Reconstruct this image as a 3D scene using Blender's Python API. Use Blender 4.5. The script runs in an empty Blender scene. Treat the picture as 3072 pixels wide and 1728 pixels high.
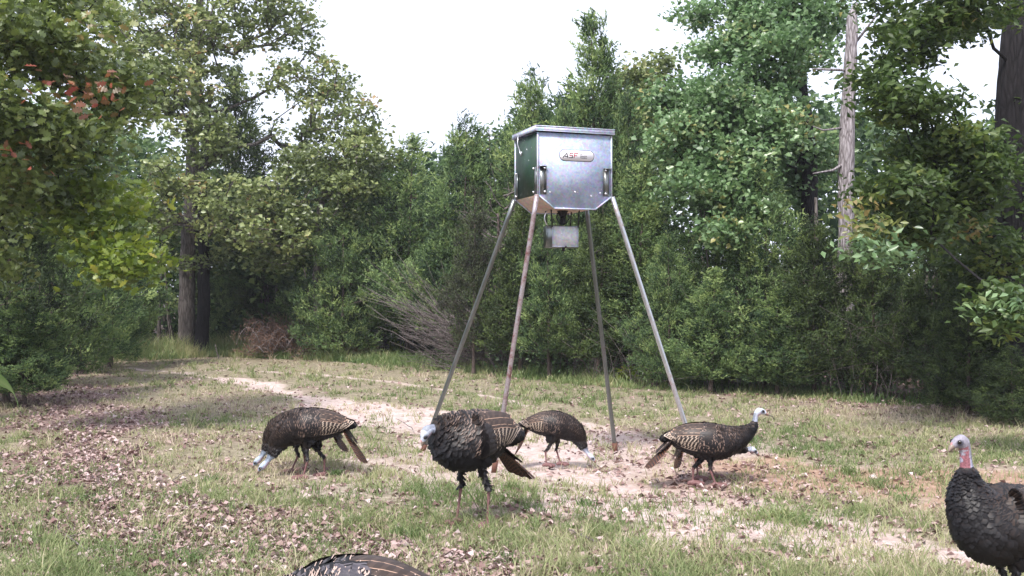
import bpy, math, random
import numpy as np
from mathutils import Vector, Matrix

rad = math.radians
SC = bpy.context.scene
COL = SC.collection
F = 3141.0      # focal length in photo pixels
H = 1.5         # camera height above the clearing
CX, HOR = 1536.0, 888.0

# ---------------------------------------------------------------- camera
cd = bpy.data.cameras.new("camera")
cam = bpy.data.objects.new("camera", cd)
COL.objects.link(cam)
cam.location = (0, 0, H)
cam.rotation_euler = (rad(90.44), 0, 0)
cd.sensor_width = 36.0
cd.lens = F / 3072 * 36.0
cd.clip_start = 0.05
cd.clip_end = 2000
SC.camera = cam

# ---------------------------------------------------------------- light
SUN_EL, SUN_AZ = 52.0, 205.0     # compass-like: 180 = behind the camera, 270 = from the left
w = bpy.data.worlds.new("World")
SC.world = w
w.use_nodes = True
nt = w.node_tree
nt.nodes.clear()
sky = nt.nodes.new('ShaderNodeTexSky')
sky.sky_type = 'NISHITA'
sky.sun_disc = False
sky.sun_elevation = rad(SUN_EL)
sky.sun_rotation = rad(SUN_AZ)
sky.dust_density = 4.0
sky.air_density = 1.0
mixc = nt.nodes.new('ShaderNodeMix')
mixc.data_type = 'RGBA'
mixc.inputs[0].default_value = 0.72
mixc.inputs[7].default_value = (7.2, 7.5, 8.9, 1)      # thin bright overcast over the blue
bg = nt.nodes.new('ShaderNodeBackground')
bg.inputs[1].default_value = 0.13
wo = nt.nodes.new('ShaderNodeOutputWorld')
nt.links.new(sky.outputs[0], mixc.inputs[6])
nt.links.new(mixc.outputs[2], bg.inputs[0])
nt.links.new(bg.outputs[0], wo.inputs[0])

sl = bpy.data.lights.new("sun", 'SUN')
sl.energy = 3.3
sl.angle = rad(9)
sl.color = (1.0, 0.95, 0.9)
sun = bpy.data.objects.new("sun", sl)
COL.objects.link(sun)
_d = Vector((math.sin(rad(SUN_AZ)) * math.cos(rad(SUN_EL)), math.cos(rad(SUN_AZ)) * math.cos(rad(SUN_EL)), math.sin(rad(SUN_EL))))
sun.rotation_euler = _d.to_track_quat('Z', 'Y').to_euler()
sun.location = (0, 0, 30)

SC.view_settings.view_transform = 'Standard'
SC.view_settings.look = 'None'
SC.view_settings.exposure = 0.8
SC.view_settings.gamma = 1.0
SC.cycles.volume_bounces = 0
SC.cycles.max_bounces = 6
SC.cycles.diffuse_bounces = 3
SC.cycles.glossy_bounces = 2
SC.cycles.transmission_bounces = 3
SC.cycles.transparent_max_bounces = 4


# ---------------------------------------------------------------- helpers
def W(px, py, Z):
    """the place seen at photo pixel (px, py) at Z metres from the camera"""
    return np.array([(px - CX) / F * Z, Z, H + (HOR - py) / F * Z])


def G(px, py):
    """the ground point seen at photo pixel (px, py)"""
    Z = F * H / (py - HOR)
    return np.array([(px - CX) / F * Z, Z, 0.0])


def tag(o, label=None, cat=None, group=None, kind=None):
    if label: o['label'] = label
    if cat: o['category'] = cat
    if group: o['group'] = group
    if kind: o['kind'] = kind
    return o


def empty(name, loc, rz=0.0):
    o = bpy.data.objects.new(name, None)
    o.empty_display_size = 0.1
    o.location = tuple(loc)
    o.rotation_euler = (0, 0, rz)
    COL.objects.link(o)
    return o


def np_mesh(name, V, Fc, smooth=False):
    """V (n,3); Fc list of (m,k) index arrays (k = 3, 4 ...) or one array"""
    me = bpy.data.meshes.new(name)
    V = np.asarray(V, dtype=np.float32)
    if not isinstance(Fc, (list, tuple)):
        Fc = [Fc]
    Fc = [np.asarray(f, dtype=np.int32) for f in Fc if len(f)]
    tot = np.concatenate([np.full(len(f), f.shape[1], np.int32) for f in Fc])
    loops = np.concatenate([f.ravel() for f in Fc])
    starts = np.concatenate([[0], np.cumsum(tot)[:-1]]).astype(np.int32)
    me.vertices.add(len(V))
    me.vertices.foreach_set('co', V.ravel())
    me.loops.add(len(loops))
    me.loops.foreach_set('vertex_index', loops)
    me.polygons.add(len(tot))
    me.polygons.foreach_set('loop_start', starts)
    me.polygons.foreach_set('loop_total', tot)
    if smooth:
        me.polygons.foreach_set('use_smooth', np.ones(len(tot), bool))
    me.update(calc_edges=True)
    return me


def add_attr(me, name, vals, typ='FLOAT'):
    a = me.attributes.new(name, typ, 'POINT')
    if typ == 'FLOAT':
        a.data.foreach_set('value', np.asarray(vals, np.float32))
    else:
        v = np.asarray(vals, np.float32)
        if v.shape[1] == 3:
            v = np.concatenate([v, np.ones((len(v), 1), np.float32)], 1)
        a.data.foreach_set('color', v.ravel())


def set_uv(me, uvv):
    """uv per vertex"""
    uv = me.uv_layers.new(name='UVMap')
    idx = np.empty(len(me.loops), np.int32)
    me.loops.foreach_get('vertex_index', idx)
    uv.data.foreach_set('uv', np.asarray(uvv, np.float32)[idx].ravel())


def link(me, name, parent=None, mat=None, loc=None):
    o = bpy.data.objects.new(name, me)
    if mat is not None and len(me.materials) == 0:
        me.materials.append(mat)
    COL.objects.link(o)
    if parent is not None:
        o.parent = parent
    if loc is not None:
        o.location = tuple(loc)
    return o


class MB:
    """collects pieces of geometry into one mesh"""
    def __init__(s):
        s.v, s.f3, s.f4, s.n = [], [], [], 0
        s.ng = []

    def add(s, V, f3=None, f4=None, ng=None):
        V = np.asarray(V, float)
        if f3 is not None and len(f3): s.f3.append(np.asarray(f3) + s.n)
        if f4 is not None and len(f4): s.f4.append(np.asarray(f4) + s.n)
        if ng is not None:
            for p in ng: s.ng.append([i + s.n for i in p])
        s.v.append(V); s.n += len(V)
        return s

    def box(s, c, d, R=None):
        c = np.array(c, float); d = np.array(d, float) / 2
        V = np.array([[x, y, z] for x in (-1, 1) for y in (-1, 1) for z in (-1, 1)], float) * d
        if R is not None: V = V @ np.array(R).T
        return s.add(V + c, f4=[[0, 1, 3, 2], [4, 6, 7, 5], [0, 4, 5, 1], [2, 3, 7, 6], [0, 2, 6, 4], [1, 5, 7, 3]])

    def bar(s, a, b, r1, r2=None, n=10, caps=True):
        a = np.array(a, float); b = np.array(b, float)
        r2 = r1 if r2 is None else r2
        t = (b - a) / (np.linalg.norm(b - a) + 1e-9)
        u = np.cross(t, [0, 0, 1.0]) if abs(t[2]) < .95 else np.cross(t, [1.0, 0, 0])
        u /= np.linalg.norm(u); q = np.cross(t, u)
        an = np.linspace(0, 2 * np.pi, n, endpoint=False)
        ring = np.cos(an)[:, None] * u + np.sin(an)[:, None] * q
        V = np.concatenate([a + ring * r1, b + ring * r2])
        f4 = [[i, (i + 1) % n, n + (i + 1) % n, n + i] for i in range(n)]
        ng = [list(range(n))[::-1], list(range(n, 2 * n))] if caps else None
        return s.add(V, f4=f4, ng=ng)

    def tube(s, P, R, n=8):
        V, f4, ends = tube_arrays(P, R, n)
        m = len(P)
        return s.add(V, f4=f4, ng=[list(range(n))[::-1], [(m - 1) * n + i for i in range(n)]])

    def mesh(s, name, smooth=False):
        V = np.concatenate(s.v)
        fl = []
        if s.f3: fl.append(np.concatenate(s.f3))
        if s.f4: fl.append(np.concatenate(s.f4))
        bykk = {}
        for p in s.ng: bykk.setdefault(len(p), []).append(p)
        for k in bykk: fl.append(np.array(bykk[k]))
        return np_mesh(name, V, fl, smooth)

    def build(s, name, mat, parent=None, smooth=False, loc=None):
        return link(s.mesh(name, smooth), name, parent, mat, loc)


def tube_arrays(P, R, n=8):
    P = np.asarray(P, float); m = len(P)
    R = np.broadcast_to(np.asarray(R, float), (m,))
    T = np.gradient(P, axis=0)
    T /= np.linalg.norm(T, axis=1)[:, None] + 1e-9
    up = np.array([0, 0, 1.0]) if abs(T[0, 2]) < .9 else np.array([1.0, 0, 0])
    U = []
    u = np.cross(T[0], up); u /= np.linalg.norm(u)
    for i in range(m):
        u = u - T[i] * (u @ T[i]); u /= np.linalg.norm(u) + 1e-9
        U.append(u)
    U = np.array(U); Q = np.cross(T, U)
    an = np.linspace(0, 2 * np.pi, n, endpoint=False)
    V = (P[:, None] + R[:, None, None] * (np.cos(an)[None, :, None] * U[:, None] + np.sin(an)[None, :, None] * Q[:, None])).reshape(-1, 3)
    i = np.arange(m - 1)[:, None] * n; j = np.arange(n)[None]
    j2 = (j + 1) % n
    f4 = np.stack([i + j, i + j2, i + n + j2, i + n + j], -1).reshape(-1, 4)
    return V, f4, None


def vnoise(x, y, scale, seed=0):
    """smooth value noise in 0..1"""
    rs = np.random.RandomState(seed)
    T = rs.rand(256, 256)
    x = np.asarray(x) / scale + 1000.3; y = np.asarray(y) / scale + 1000.7
    xi = np.floor(x).astype(int); yi = np.floor(y).astype(int)
    fx = x - xi; fy = y - yi
    fx = fx * fx * (3 - 2 * fx); fy = fy * fy * (3 - 2 * fy)
    a = T[xi % 256, yi % 256]; b = T[(xi + 1) % 256, yi % 256]
    c = T[xi % 256, (yi + 1) % 256]; d = T[(xi + 1) % 256, (yi + 1) % 256]
    return (a * (1 - fx) + b * fx) * (1 - fy) + (c * (1 - fx) + d * fx) * fy


def fbm(x, y, scale, seed=0, octv=4):
    v = 0; a = .5; t = 0
    for i in range(octv):
        v = v + a * vnoise(x, y, scale / 2 ** i, seed + i); t += a; a *= .55
    return v / t


def sstep(a, b, x):
    t = np.clip((np.asarray(x) - a) / (b - a), 0, 1)
    return t * t * (3 - 2 * t)


# ---------------------------------------------------------------- materials
def mat(name, rough=.6, spec=.5, metal=0.0, col=None):
    m = bpy.data.materials.new(name)
    m.use_nodes = True
    n = m.node_tree.nodes; b = n['Principled BSDF']
    b.inputs['Roughness'].default_value = rough
    b.inputs['Specular IOR Level'].default_value = spec
    b.inputs['Metallic'].default_value = metal
    if col: b.inputs['Base Color'].default_value = (*col, 1)
    return m, n, m.node_tree.links, b


def ramp(n, stops, interp='LINEAR'):
    r = n.new('ShaderNodeValToRGB')
    r.color_ramp.interpolation = interp
    e = r.color_ramp.elements
    e[0].position, e[0].color = stops[0][0], (*stops[0][1], 1)
    e[1].position, e[1].color = stops[1][0], (*stops[1][1], 1)
    for p, c in stops[2:]:
        q = e.new(p); q.color = (*c, 1)
    return r


def noise(n, scale, detail=6, rough=.6):
    t = n.new('ShaderNodeTexNoise')
    t.inputs['Scale'].default_value = scale
    t.inputs['Detail'].default_value = detail
    t.inputs['Roughness'].default_value = rough
    return t


def foliage_mat(name, stops, transl=.3, rough=.45, spec=.45):
    m, n, l, b = mat(name, rough, spec)
    a = n.new('ShaderNodeAttribute'); a.attribute_name = 'tint'
    oi = n.new('ShaderNodeObjectInfo')
    md = n.new('ShaderNodeMath'); md.operation = 'MULTIPLY_ADD'
    md.inputs[1].default_value = .16
    l.new(oi.outputs['Random'], md.inputs[0])
    ad = n.new('ShaderNodeMath'); ad.operation = 'SUBTRACT'; ad.inputs[1].default_value = .08
    l.new(a.outputs['Fac'], md.inputs[2]); l.new(md.outputs[0], ad.inputs[0])
    r = ramp(n, stops)
    l.new(ad.outputs[0], r.inputs[0]); l.new(r.outputs[0], b.inputs['Base Color'])
    tr = n.new('ShaderNodeBsdfTranslucent')
    hs = n.new('ShaderNodeHueSaturation'); hs.inputs['Value'].default_value = 1.5
    hs.inputs['Saturation'].default_value = 1.1
    l.new(r.outputs[0], hs.inputs['Color']); l.new(hs.outputs[0], tr.inputs[0])
    mx = n.new('ShaderNodeMixShader'); mx.inputs[0].default_value = transl
    l.new(b.outputs[0], mx.inputs[1]); l.new(tr.outputs[0], mx.inputs[2])
    l.new(mx.outputs[0], n['Material Output'].inputs[0])
    return m


def bark_mat(name, c1, c2, scale=9):
    m, n, l, b = mat(name, .9, .2)
    tc = n.new('ShaderNodeTexCoord'); mp = n.new('ShaderNodeMapping')
    mp.inputs['Scale'].default_value = (1, 1, .18)
    l.new(tc.outputs['Object'], mp.inputs[0])
    a = noise(n, scale * 3, 8, .7); l.new(mp.outputs[0], a.inputs['Vector'])
    v = n.new('ShaderNodeTexVoronoi'); v.feature = 'DISTANCE_TO_EDGE'; v.inputs['Scale'].default_value = scale * 2.2
    l.new(mp.outputs[0], v.inputs['Vector'])
    mu = n.new('ShaderNodeMath'); mu.operation = 'MULTIPLY_ADD'; mu.inputs[1].default_value = 1.4
    l.new(v.outputs['Distance'], mu.inputs[0]); l.new(a.outputs[0], mu.inputs[2])
    r = ramp(n, [(.35, c1), (.85, c2)])
    l.new(mu.outputs[0], r.inputs[0]); l.new(r.outputs[0], b.inputs['Base Color'])
    bp = n.new('ShaderNodeBump'); bp.inputs['Strength'].default_value = .8; bp.inputs['Distance'].default_value = .03
    l.new(mu.outputs[0], bp.inputs['Height']); l.new(bp.outputs[0], b.inputs['Normal'])
    return m


M = {}
M['cedar'] = foliage_mat('cedar_foliage', [(0, (0.029, 0.057, 0.029)), (0.4, (0.103, 0.164, 0.067)), (0.75, (0.186, 0.267, 0.102)), (1, (0.292, 0.364, 0.138))], .3, .6, .3)
M['cedar_dark'] = foliage_mat('shade_dark_cedar_foliage', [(0, (0.019, 0.032, 0.015)), (0.5, (0.058, 0.089, 0.032)), (1, (0.117, 0.162, 0.05))], .2, .6, .3)  # darker copy of the cedar colours, with the shade put into the foliage
M['cedar_dry'] = foliage_mat('dry_cedar_foliage', [(0, (.035, .035, .03)), (.5, (.065, .08, .04)), (1, (.09, .13, .045))], .2, .6, .3)
M['oak'] = foliage_mat('oak_leaves', [(0, (0.057, 0.078, 0.029)), (0.35, (0.143, 0.185, 0.067)), (0.7, (0.251, 0.297, 0.118)), (0.96, (0.354, 0.358, 0.155)), (1, (0.366, 0.246, 0.113))], .3, .4, .6)
M['oak_olive'] = foliage_mat('olive_oak_leaves', [(0, (0.048, 0.072, 0.022)), (0.4, (0.114, 0.156, 0.046)), (0.75, (0.192, 0.24, 0.066)), (0.95, (0.22, 0.23, 0.09)), (1, (0.24, 0.19, 0.075))], .35, .4, .6)
M['oak_bright'] = foliage_mat('yellow_green_leaves', [(0, (.06, .10, .018)), (.5, (.15, .21, .035)), (.85, (.27, .31, .06)), (1, (.36, .26, .06))], .4, .4, .5)
M['oak_red'] = foliage_mat('reddening_leaves', [(0, (.09, .07, .025)), (.5, (.22, .09, .05)), (.8, (.30, .07, .06)), (1, (.32, .22, .10))], .35, .4, .5)
M['broad'] = foliage_mat('broad_green_leaves', [(0, (0.058, 0.104, 0.046)), (0.4, (0.117, 0.202, 0.085)), (0.8, (0.208, 0.312, 0.143)), (0.97, (0.312, 0.351, 0.156)), (1, (0.32, 0.3, 0.11))], .3, .35, .65)
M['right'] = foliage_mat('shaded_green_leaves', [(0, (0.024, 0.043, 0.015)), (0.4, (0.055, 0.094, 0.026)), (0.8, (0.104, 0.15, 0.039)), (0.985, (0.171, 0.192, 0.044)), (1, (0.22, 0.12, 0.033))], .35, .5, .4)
M['grass'] = foliage_mat('grass_blades', [(0, (.10, .15, .055)), (.35, (.19, .235, .10)), (.6, (.29, .31, .155)), (.85, (.42, .385, .25)), (1, (.50, .42, .33))], .3, .6, .25)
M['weed'] = foliage_mat('green_weeds', [(0, (.06, .11, .035)), (.4, (.13, .20, .07)), (.8, (.26, .31, .14)), (1, (.38, .36, .20))], .35, .5, .35)
M['litter'] = foliage_mat('dead_leaves', [(0, (.07, .045, .04)), (.25, (.17, .10, .09)), (.5, (.32, .22, .20)), (.75, (.44, .33, .315)), (1, (.56, .46, .45))], .08, .6, .35)
M['deadneedle'] = foliage_mat('brown_dead_needles', [(0, (.06, .035, .025)), (.5, (.16, .095, .07)), (1, (.28, .19, .15))], .15, .7, .2)
M['bark'] = bark_mat('oak_bark', (.035, .028, .026), (.17, .15, .14))
M['bark_cedar'] = bark_mat('cedar_bark', (.04, .03, .028), (.16, .125, .11), 12)
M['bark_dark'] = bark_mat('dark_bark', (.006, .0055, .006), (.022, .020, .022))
M['bark_snag'] = bark_mat('weathered_grey_wood', (.07, .055, .055), (.36, .33, .345), 11)
M['deadwood'] = bark_mat('dead_branch_wood', (.06, .05, .05), (.24, .205, .20), 14)


def galv(name, base=(.40, .455, .59), rough=.6, metal=.15):
    m, n, l, b = mat(name, rough, .5, metal)
    tc = n.new('ShaderNodeTexCoord')
    a = noise(n, 7, 8, .65); v = n.new('ShaderNodeTexVoronoi'); v.inputs['Scale'].default_value = 60
    mp = n.new('ShaderNodeMapping'); mp.inputs['Scale'].default_value = (3, 3, .8)
    c = noise(n, 5, 6, .7)
    l.new(tc.outputs['Object'], a.inputs['Vector']); l.new(tc.outputs['Object'], v.inputs['Vector'])
    l.new(tc.outputs['Object'], mp.inputs[0]); l.new(mp.outputs[0], c.inputs['Vector'])
    r = ramp(n, [(.3, tuple(x * .72 for x in base)), (.7, tuple(min(1, x * 1.22) for x in base))])
    mx = n.new('ShaderNodeMath'); mx.operation = 'MULTIPLY_ADD'; mx.inputs[1].default_value = .5
    ms = n.new('ShaderNodeMath'); ms.operation = 'MULTIPLY'; ms.inputs[1].default_value = .5
    l.new(c.outputs[0], ms.inputs[0]); l.new(a.outputs[0], mx.inputs[0]); l.new(ms.outputs[0], mx.inputs[2])
    l.new(mx.outputs[0], r.inputs[0])
    m2 = n.new('ShaderNodeMix'); m2.data_type = 'RGBA'; m2.blend_type = 'OVERLAY'; m2.inputs[0].default_value = .18
    l.new(r.outputs[0], m2.inputs[6]); l.new(v.outputs['Color'], m2.inputs[7])
    sp = noise(n, 38, 2, .5); rs = ramp(n, [(.73, (0, 0, 0)), (.76, (1, 1, 1))])
    l.new(tc.outputs['Object'], sp.inputs['Vector']); l.new(sp.outputs[0], rs.inputs[0])
    m3 = n.new('ShaderNodeMix'); m3.data_type = 'RGBA'; m3.inputs[7].default_value = (.75, .76, .8, 1)
    l.new(rs.outputs[0], m3.inputs[0]); l.new(m2.outputs[2], m3.inputs[6])
    l.new(m3.outputs[2], b.inputs['Base Color'])
    rr = n.new('ShaderNodeMapRange'); rr.inputs[3].default_value = rough - .08; rr.inputs[4].default_value = rough + .2
    l.new(c.outputs[0], rr.inputs[0]); l.new(rr.outputs[0], b.inputs['Roughness'])
    return m


def rusty(name, steel, rust, amt):
    m, n, l, b = mat(name, .35, .5, .8)
    tc = n.new('ShaderNodeTexCoord')
    a = noise(n, 5, 8, .7); l.new(tc.outputs['Object'], a.inputs['Vector'])
    r = ramp(n, [(max(0.01, .5 - amt), rust), (.62 - amt * .5, steel)])
    l.new(a.outputs[0], r.inputs[0]); l.new(r.outputs[0], b.inputs['Base Color'])
    q = ramp(n, [(max(0.01, .5 - amt), (.8, .8, .8)), (.62 - amt * .5, (.28, .28, .28))])
    l.new(a.outputs[0], q.inputs[0]); l.new(q.outputs[0], b.inputs['Roughness'])
    q2 = ramp(n, [(max(0.01, .5 - amt), (.1, .1, .1)), (.62 - amt * .5, (.85, .85, .85))])
    l.new(a.outputs[0], q2.inputs[0]); l.new(q2.outputs[0], b.inputs['Metallic'])
    return m


M['galv'] = galv('galvanised_sheet')
M['galv_lid'] = galv('galvanised_lid', (.46, .50, .60), .45)
M['green_sheet'] = galv('dark_green_side_sheet', (.018, .05, .030), .45, 0.05)  # side panels get a dark green base colour
M['hopper'] = galv('rust_and_reflection_hopper_sheet', (.52, .40, .33), .6, .2)  # tan reflection of the ground put into the sheet colour, along with rust
M['leg_grey'] = rusty('dull_steel_pipe', (.19, .21, .21), (.10, .07, .06), .24)
M['leg_rust'] = rusty('rust_streaked_pipe', (.46, .43, .45), (.11, .035, .03), .11)
M['leg_bright'] = rusty('bright_steel_pipe', (.52, .54, .57), (.16, .08, .06), .22)
M['foot_rust'] = mat('rusted_foot', .8, .3, 0, (.12, .055, .04))[0]
M['black_metal'] = mat('black_metal', .45, .5, .3, (.012, .012, .014))[0]
M['bolt'] = mat('zinc_bolt', .3, .5, .9, (.7, .7, .74))[0]
M['white'] = mat('white_sticker', .5, .4, 0, (.78, .76, .78))[0]
M['ink_black'] = mat('black_ink', .5, .4, 0, (.02, .02, .03))[0]
M['ink_red'] = mat('red_ink', .5, .4, 0, (.35, .02, .04))[0]
M['ctrl'] = galv('grey_control_box_door', (.60, .61, .64), .6, .05)

# ================================================================ the ground
PATH = [(380, 1104), (560, 1118), (780, 1150), (950, 1195), (1120, 1245), (1330, 1290), (1560, 1370), (1850, 1450), (2200, 1545), (2600, 1615), (3200, 1690)]
PATHW = [.08, .12, .2, .4, .7, .8, .85, .75, .65, .5, .5]
PATH2 = [(650, 1110), (900, 1118), (1200, 1150), (1500, 1195), (1760, 1270), (1900, 1330), (2080, 1400), (2300, 1395), (2600, 1440), (3200, 1545)]
PATH2W = [.1, .14, .16, .1, .1, .3, .45, .5, .5, .6]


def seg_mask(X, Y, pts, ws, soft=.8):
    P = [G(*p)[:2] for p in pts]
    best = np.full(X.shape, -9.0)
    for i in range(len(P) - 1):
        a, b = P[i], P[i + 1]; d = b - a; L = d @ d
        t = np.clip(((X - a[0]) * d[0] + (Y - a[1]) * d[1]) / L, 0, 1)
        dist = np.hypot(X - a[0] - t * d[0], Y - a[1] - t * d[1])
        ww = ws[i] * (1 - t) + ws[i + 1] * t
        best = np.maximum(best, 1 - dist / ww)
    return best


def edge_y(X):
    """how far the clearing reaches, per x: the edge of the wood runs from far left to near right"""
    pts = np.array([[-16, 19.0], [-9.5, 24.5], [-7, 26.5], [-4.5, 25], [-2.2, 23], [-.5, 20.5], [1, 18.5], [3, 16.8], [5, 15.4], [7, 13.6], [9, 12.0], [14, 9]])
    return np.interp(X, pts[:, 0], pts[:, 1])


def left_edge(X, Y):
    """positive inside the wood on the left"""
    pts = np.array([[0, -3.6], [6, -4.6], [10, -5.6], [14, -7.0], [18, -9.0], [24, -12.5]])
    return np.interp(Y, pts[:, 0], pts[:, 1]) - X


def masks(X, Y):
    n1 = fbm(X, Y, 1.3, 3); n2 = fbm(X, Y, .45, 11); n3 = fbm(X, Y, 2.6, 21)
    d1 = seg_mask(X, Y, PATH, PATHW) + (n1 - .5) * 2.8 + (n2 - .5) * 2.2 + .18
    d2 = seg_mask(X, Y, PATH2, PATH2W) + (n3 - .5) * 2.2 + (n2 - .5) * 1.8 + .0
    dirt = sstep(-.35, .45, d1)
    dirt2 = sstep(-.2, .5, d2)
    # wide scuffed ground under the feeder
    r = np.hypot((X - .6) / 2.3, (Y - 9.4) / 1.7)
    scuff = sstep(1.1, .2, r + (n1 - .5) * 1.2 + (n2 - .5) * .6)
    dirt = np.maximum(dirt, scuff * .72)
    # red soil to the right
    rr = np.hypot((X - 3.3) / 2.2, (Y - 8.5) / .95)
    red = np.maximum(dirt2 * sstep(1.0, 2.0, X), sstep(1.1, .4, rr + (n1 - .5) * 1.0))
    dirt = np.maximum(np.maximum(dirt, dirt2 * .85), sstep(1.1, .5, rr + (n1 - .5) * 1.0) * .85)
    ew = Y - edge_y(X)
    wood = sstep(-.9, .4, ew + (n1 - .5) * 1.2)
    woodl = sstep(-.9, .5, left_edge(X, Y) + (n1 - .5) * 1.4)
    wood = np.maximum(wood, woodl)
    # dead leaves drifted down the left and across the bottom
    LP = [(130, 1120), (230, 1230), (300, 1400), (420, 1560), (800, 1650), (1300, 1700)]
    lf = seg_mask(X, Y, LP, [1.0, .85, .6, .6, .75, .7]) + (n1 - .5) * 1.9 + (n2 - .5) * 1.0
    lit = sstep(-.3, .6, lf)
    near = sstep(8.2, 5.6, Y) * sstep(2.2, -.5, X) * sstep(.42, .62, n1 * .6 + n2 * .4)
    lit = np.maximum(lit, near * .7)
    lit = np.maximum(lit, sstep(.52, .68, n3 * .5 + n2 * .5) * .55)
    rb = sstep(-1.9, -.6, ew + (n1 - .5) * 1.5) * sstep(2.6, 4.0, X)
    lit = np.maximum(lit, rb)
    lit = np.maximum(lit, wood * .8)
    dirt = dirt * .86
    return dirt, lit, wood, red, n1, n2


def ground_z(X, Y):
    ln = sstep(5.0, 9.0, np.abs(X)) * 0
    z = (fbm(X, Y, .9, 31) - .5) * .05 + (fbm(X, Y, .12, 41, 2) - .5) * .015
    d = seg_mask(X, Y, PATH, PATHW)
    z = z - .03 * sstep(-.2, .7, d)
    return z + ln


xs = np.linspace(-15, 15, 520); ys = np.linspace(2.0, 34, 560)
GX, GY = np.meshgrid(xs, ys)
Zg = ground_z(GX, GY)
ed = np.minimum(np.minimum(GX + 15, 15 - GX), np.minimum(GY - 2, 34 - GY))
Zg *= sstep(0, .5, ed)
V = np.stack([GX, GY, Zg], -1).reshape(-1, 3)
ny, nx = GX.shape
i = np.arange(ny - 1)[:, None] * nx + np.arange(nx - 1)[None]
f4 = np.stack([i, i + 1, i + nx + 1, i + nx], -1).reshape(-1, 4)
# skirt that carries the same sheet out to the horizon
nb = len(V)
out = np.array([[-15, 2, 0], [15, 2, 0], [15, 34, 0], [-15, 34, 0], [-900, -900, 0], [900, -900, 0], [900, 900, 0], [-900, 900, 0]], float)
V = np.concatenate([V, out])
sk = np.array([[0, 4, 5, 1], [1, 5, 6, 2], [2, 6, 7, 3], [3, 7, 4, 0]])[:, ::-1] + nb
me = np_mesh('ground', V, np.concatenate([f4, sk[:, ::-1]]), True)
dirt, lit, wood, red, n1, n2 = masks(V[:, 0], V[:, 1])
add_attr(me, 'cover', np.stack([dirt, lit, wood], -1), 'FLOAT_COLOR')
add_attr(me, 'red', red)
m, n, l, b = mat('clearing_soil', .92, .15)
tc = n.new('ShaderNodeTexCoord')
ca = n.new('ShaderNodeAttribute'); ca.attribute_name = 'cover'
ra = n.new('ShaderNodeAttribute'); ra.attribute_name = 'red'
sx = n.new('ShaderNodeSeparateColor'); l.new(ca.outputs['Color'], sx.inputs[0])
nA = noise(n, 14, 9, .7); nB = noise(n, 70, 5, .7); nC = noise(n, 2.2, 5, .6)
for q in (nA, nB, nC): l.new(tc.outputs['Object'], q.inputs['Vector'])
thatch = ramp(n, [(.3, (.09, .075, .05)), (.5, (.23, .20, .135)), (.7, (.42, .36, .28))])
sand = ramp(n, [(.25, (.36, .26, .23)), (.5, (.53, .42, .39)), (.7, (.70, .60, .575))])
redr = ramp(n, [(.3, (.27, .15, .10)), (.7, (.47, .31, .24))])
litr = ramp(n, [(.3, (.07, .045, .04)), (.5, (.23, .16, .14)), (.72, (.42, .32, .30))])
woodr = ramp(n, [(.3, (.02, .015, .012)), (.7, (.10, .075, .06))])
for r_, q in ((thatch, nA), (sand, nA), (redr, nA), (litr, nB), (woodr, nB)): l.new(q.outputs[0], r_.inputs[0])


def mixn(a, b_, f):
    x = n.new('ShaderNodeMix'); x.data_type = 'RGBA'
    l.new(a, x.inputs[6]); l.new(b_, x.inputs[7]); l.new(f, x.inputs[0])
    return x.outputs[2]


c0 = mixn(thatch.outputs[0], litr.outputs[0], sx.outputs[1])
s0 = mixn(sand.outputs[0], redr.outputs[0], ra.outputs['Fac'])
c1 = mixn(c0, s0, sx.outputs[0])
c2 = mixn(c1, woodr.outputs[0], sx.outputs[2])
l.new(c2, b.inputs['Base Color'])
bp = n.new('ShaderNodeBump'); bp.inputs['Strength'].default_value = .7; bp.inputs['Distance'].default_value = .02
l.new(nB.outputs[0], bp.inputs['Height']); l.new(bp.outputs[0], b.inputs['Normal'])
g = link(me, 'ground', None, m)
tag(g, kind='structure')

# ================================================================ scattered cover
RS = np.random.RandomState(7)


def cam_sample(nn, y0, y1, x_pad=.06, power=1.0):
    """random ground points in the wedge of ground that the picture can see, denser where nearer"""
    u = RS.rand(nn)
    a, b_ = 1 / y0 ** power, 1 / y1 ** power
    Y = (a + (b_ - a) * u) ** (-1 / power)
    X = (RS.rand(nn) * 2 - 1) * (.49 + x_pad) * Y
    return X, Y


def blades(X, Y, Z, h, wd, lean, curve, tint, seed=1):
    """bent tapered blades: 5 verts, 3 tris each"""
    rs = np.random.RandomState(seed)
    N = len(X)
    a = rs.rand(N) * 2 * np.pi
    d = np.stack([np.cos(a), np.sin(a), 0 * a], -1)
    b_ = rs.rand(N) * 2 * np.pi
    s = np.stack([np.cos(b_), np.sin(b_), 0 * a], -1) * (wd / 2)[:, None]
    base = np.stack([X, Y, Z], -1)
    up = np.array([0, 0, 1.0])
    midp = base + up * (h * .55)[:, None] + d * (h * lean * .4)[:, None]
    tip = base + up * (h * (1 - curve * .5))[:, None] + d * (h * (lean + curve * .5))[:, None]
    V = np.stack([base - s, base + s, midp - s * .8, midp + s * .8, tip], 1).reshape(-1, 3)
    o = np.arange(N)[:, None] * 5
    f3 = np.concatenate([o + np.array([0, 1, 3]), o + np.array([0, 3, 2]), o + np.array([2, 3, 4])])
    return V, f3, np.repeat(tint, 5)


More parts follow.
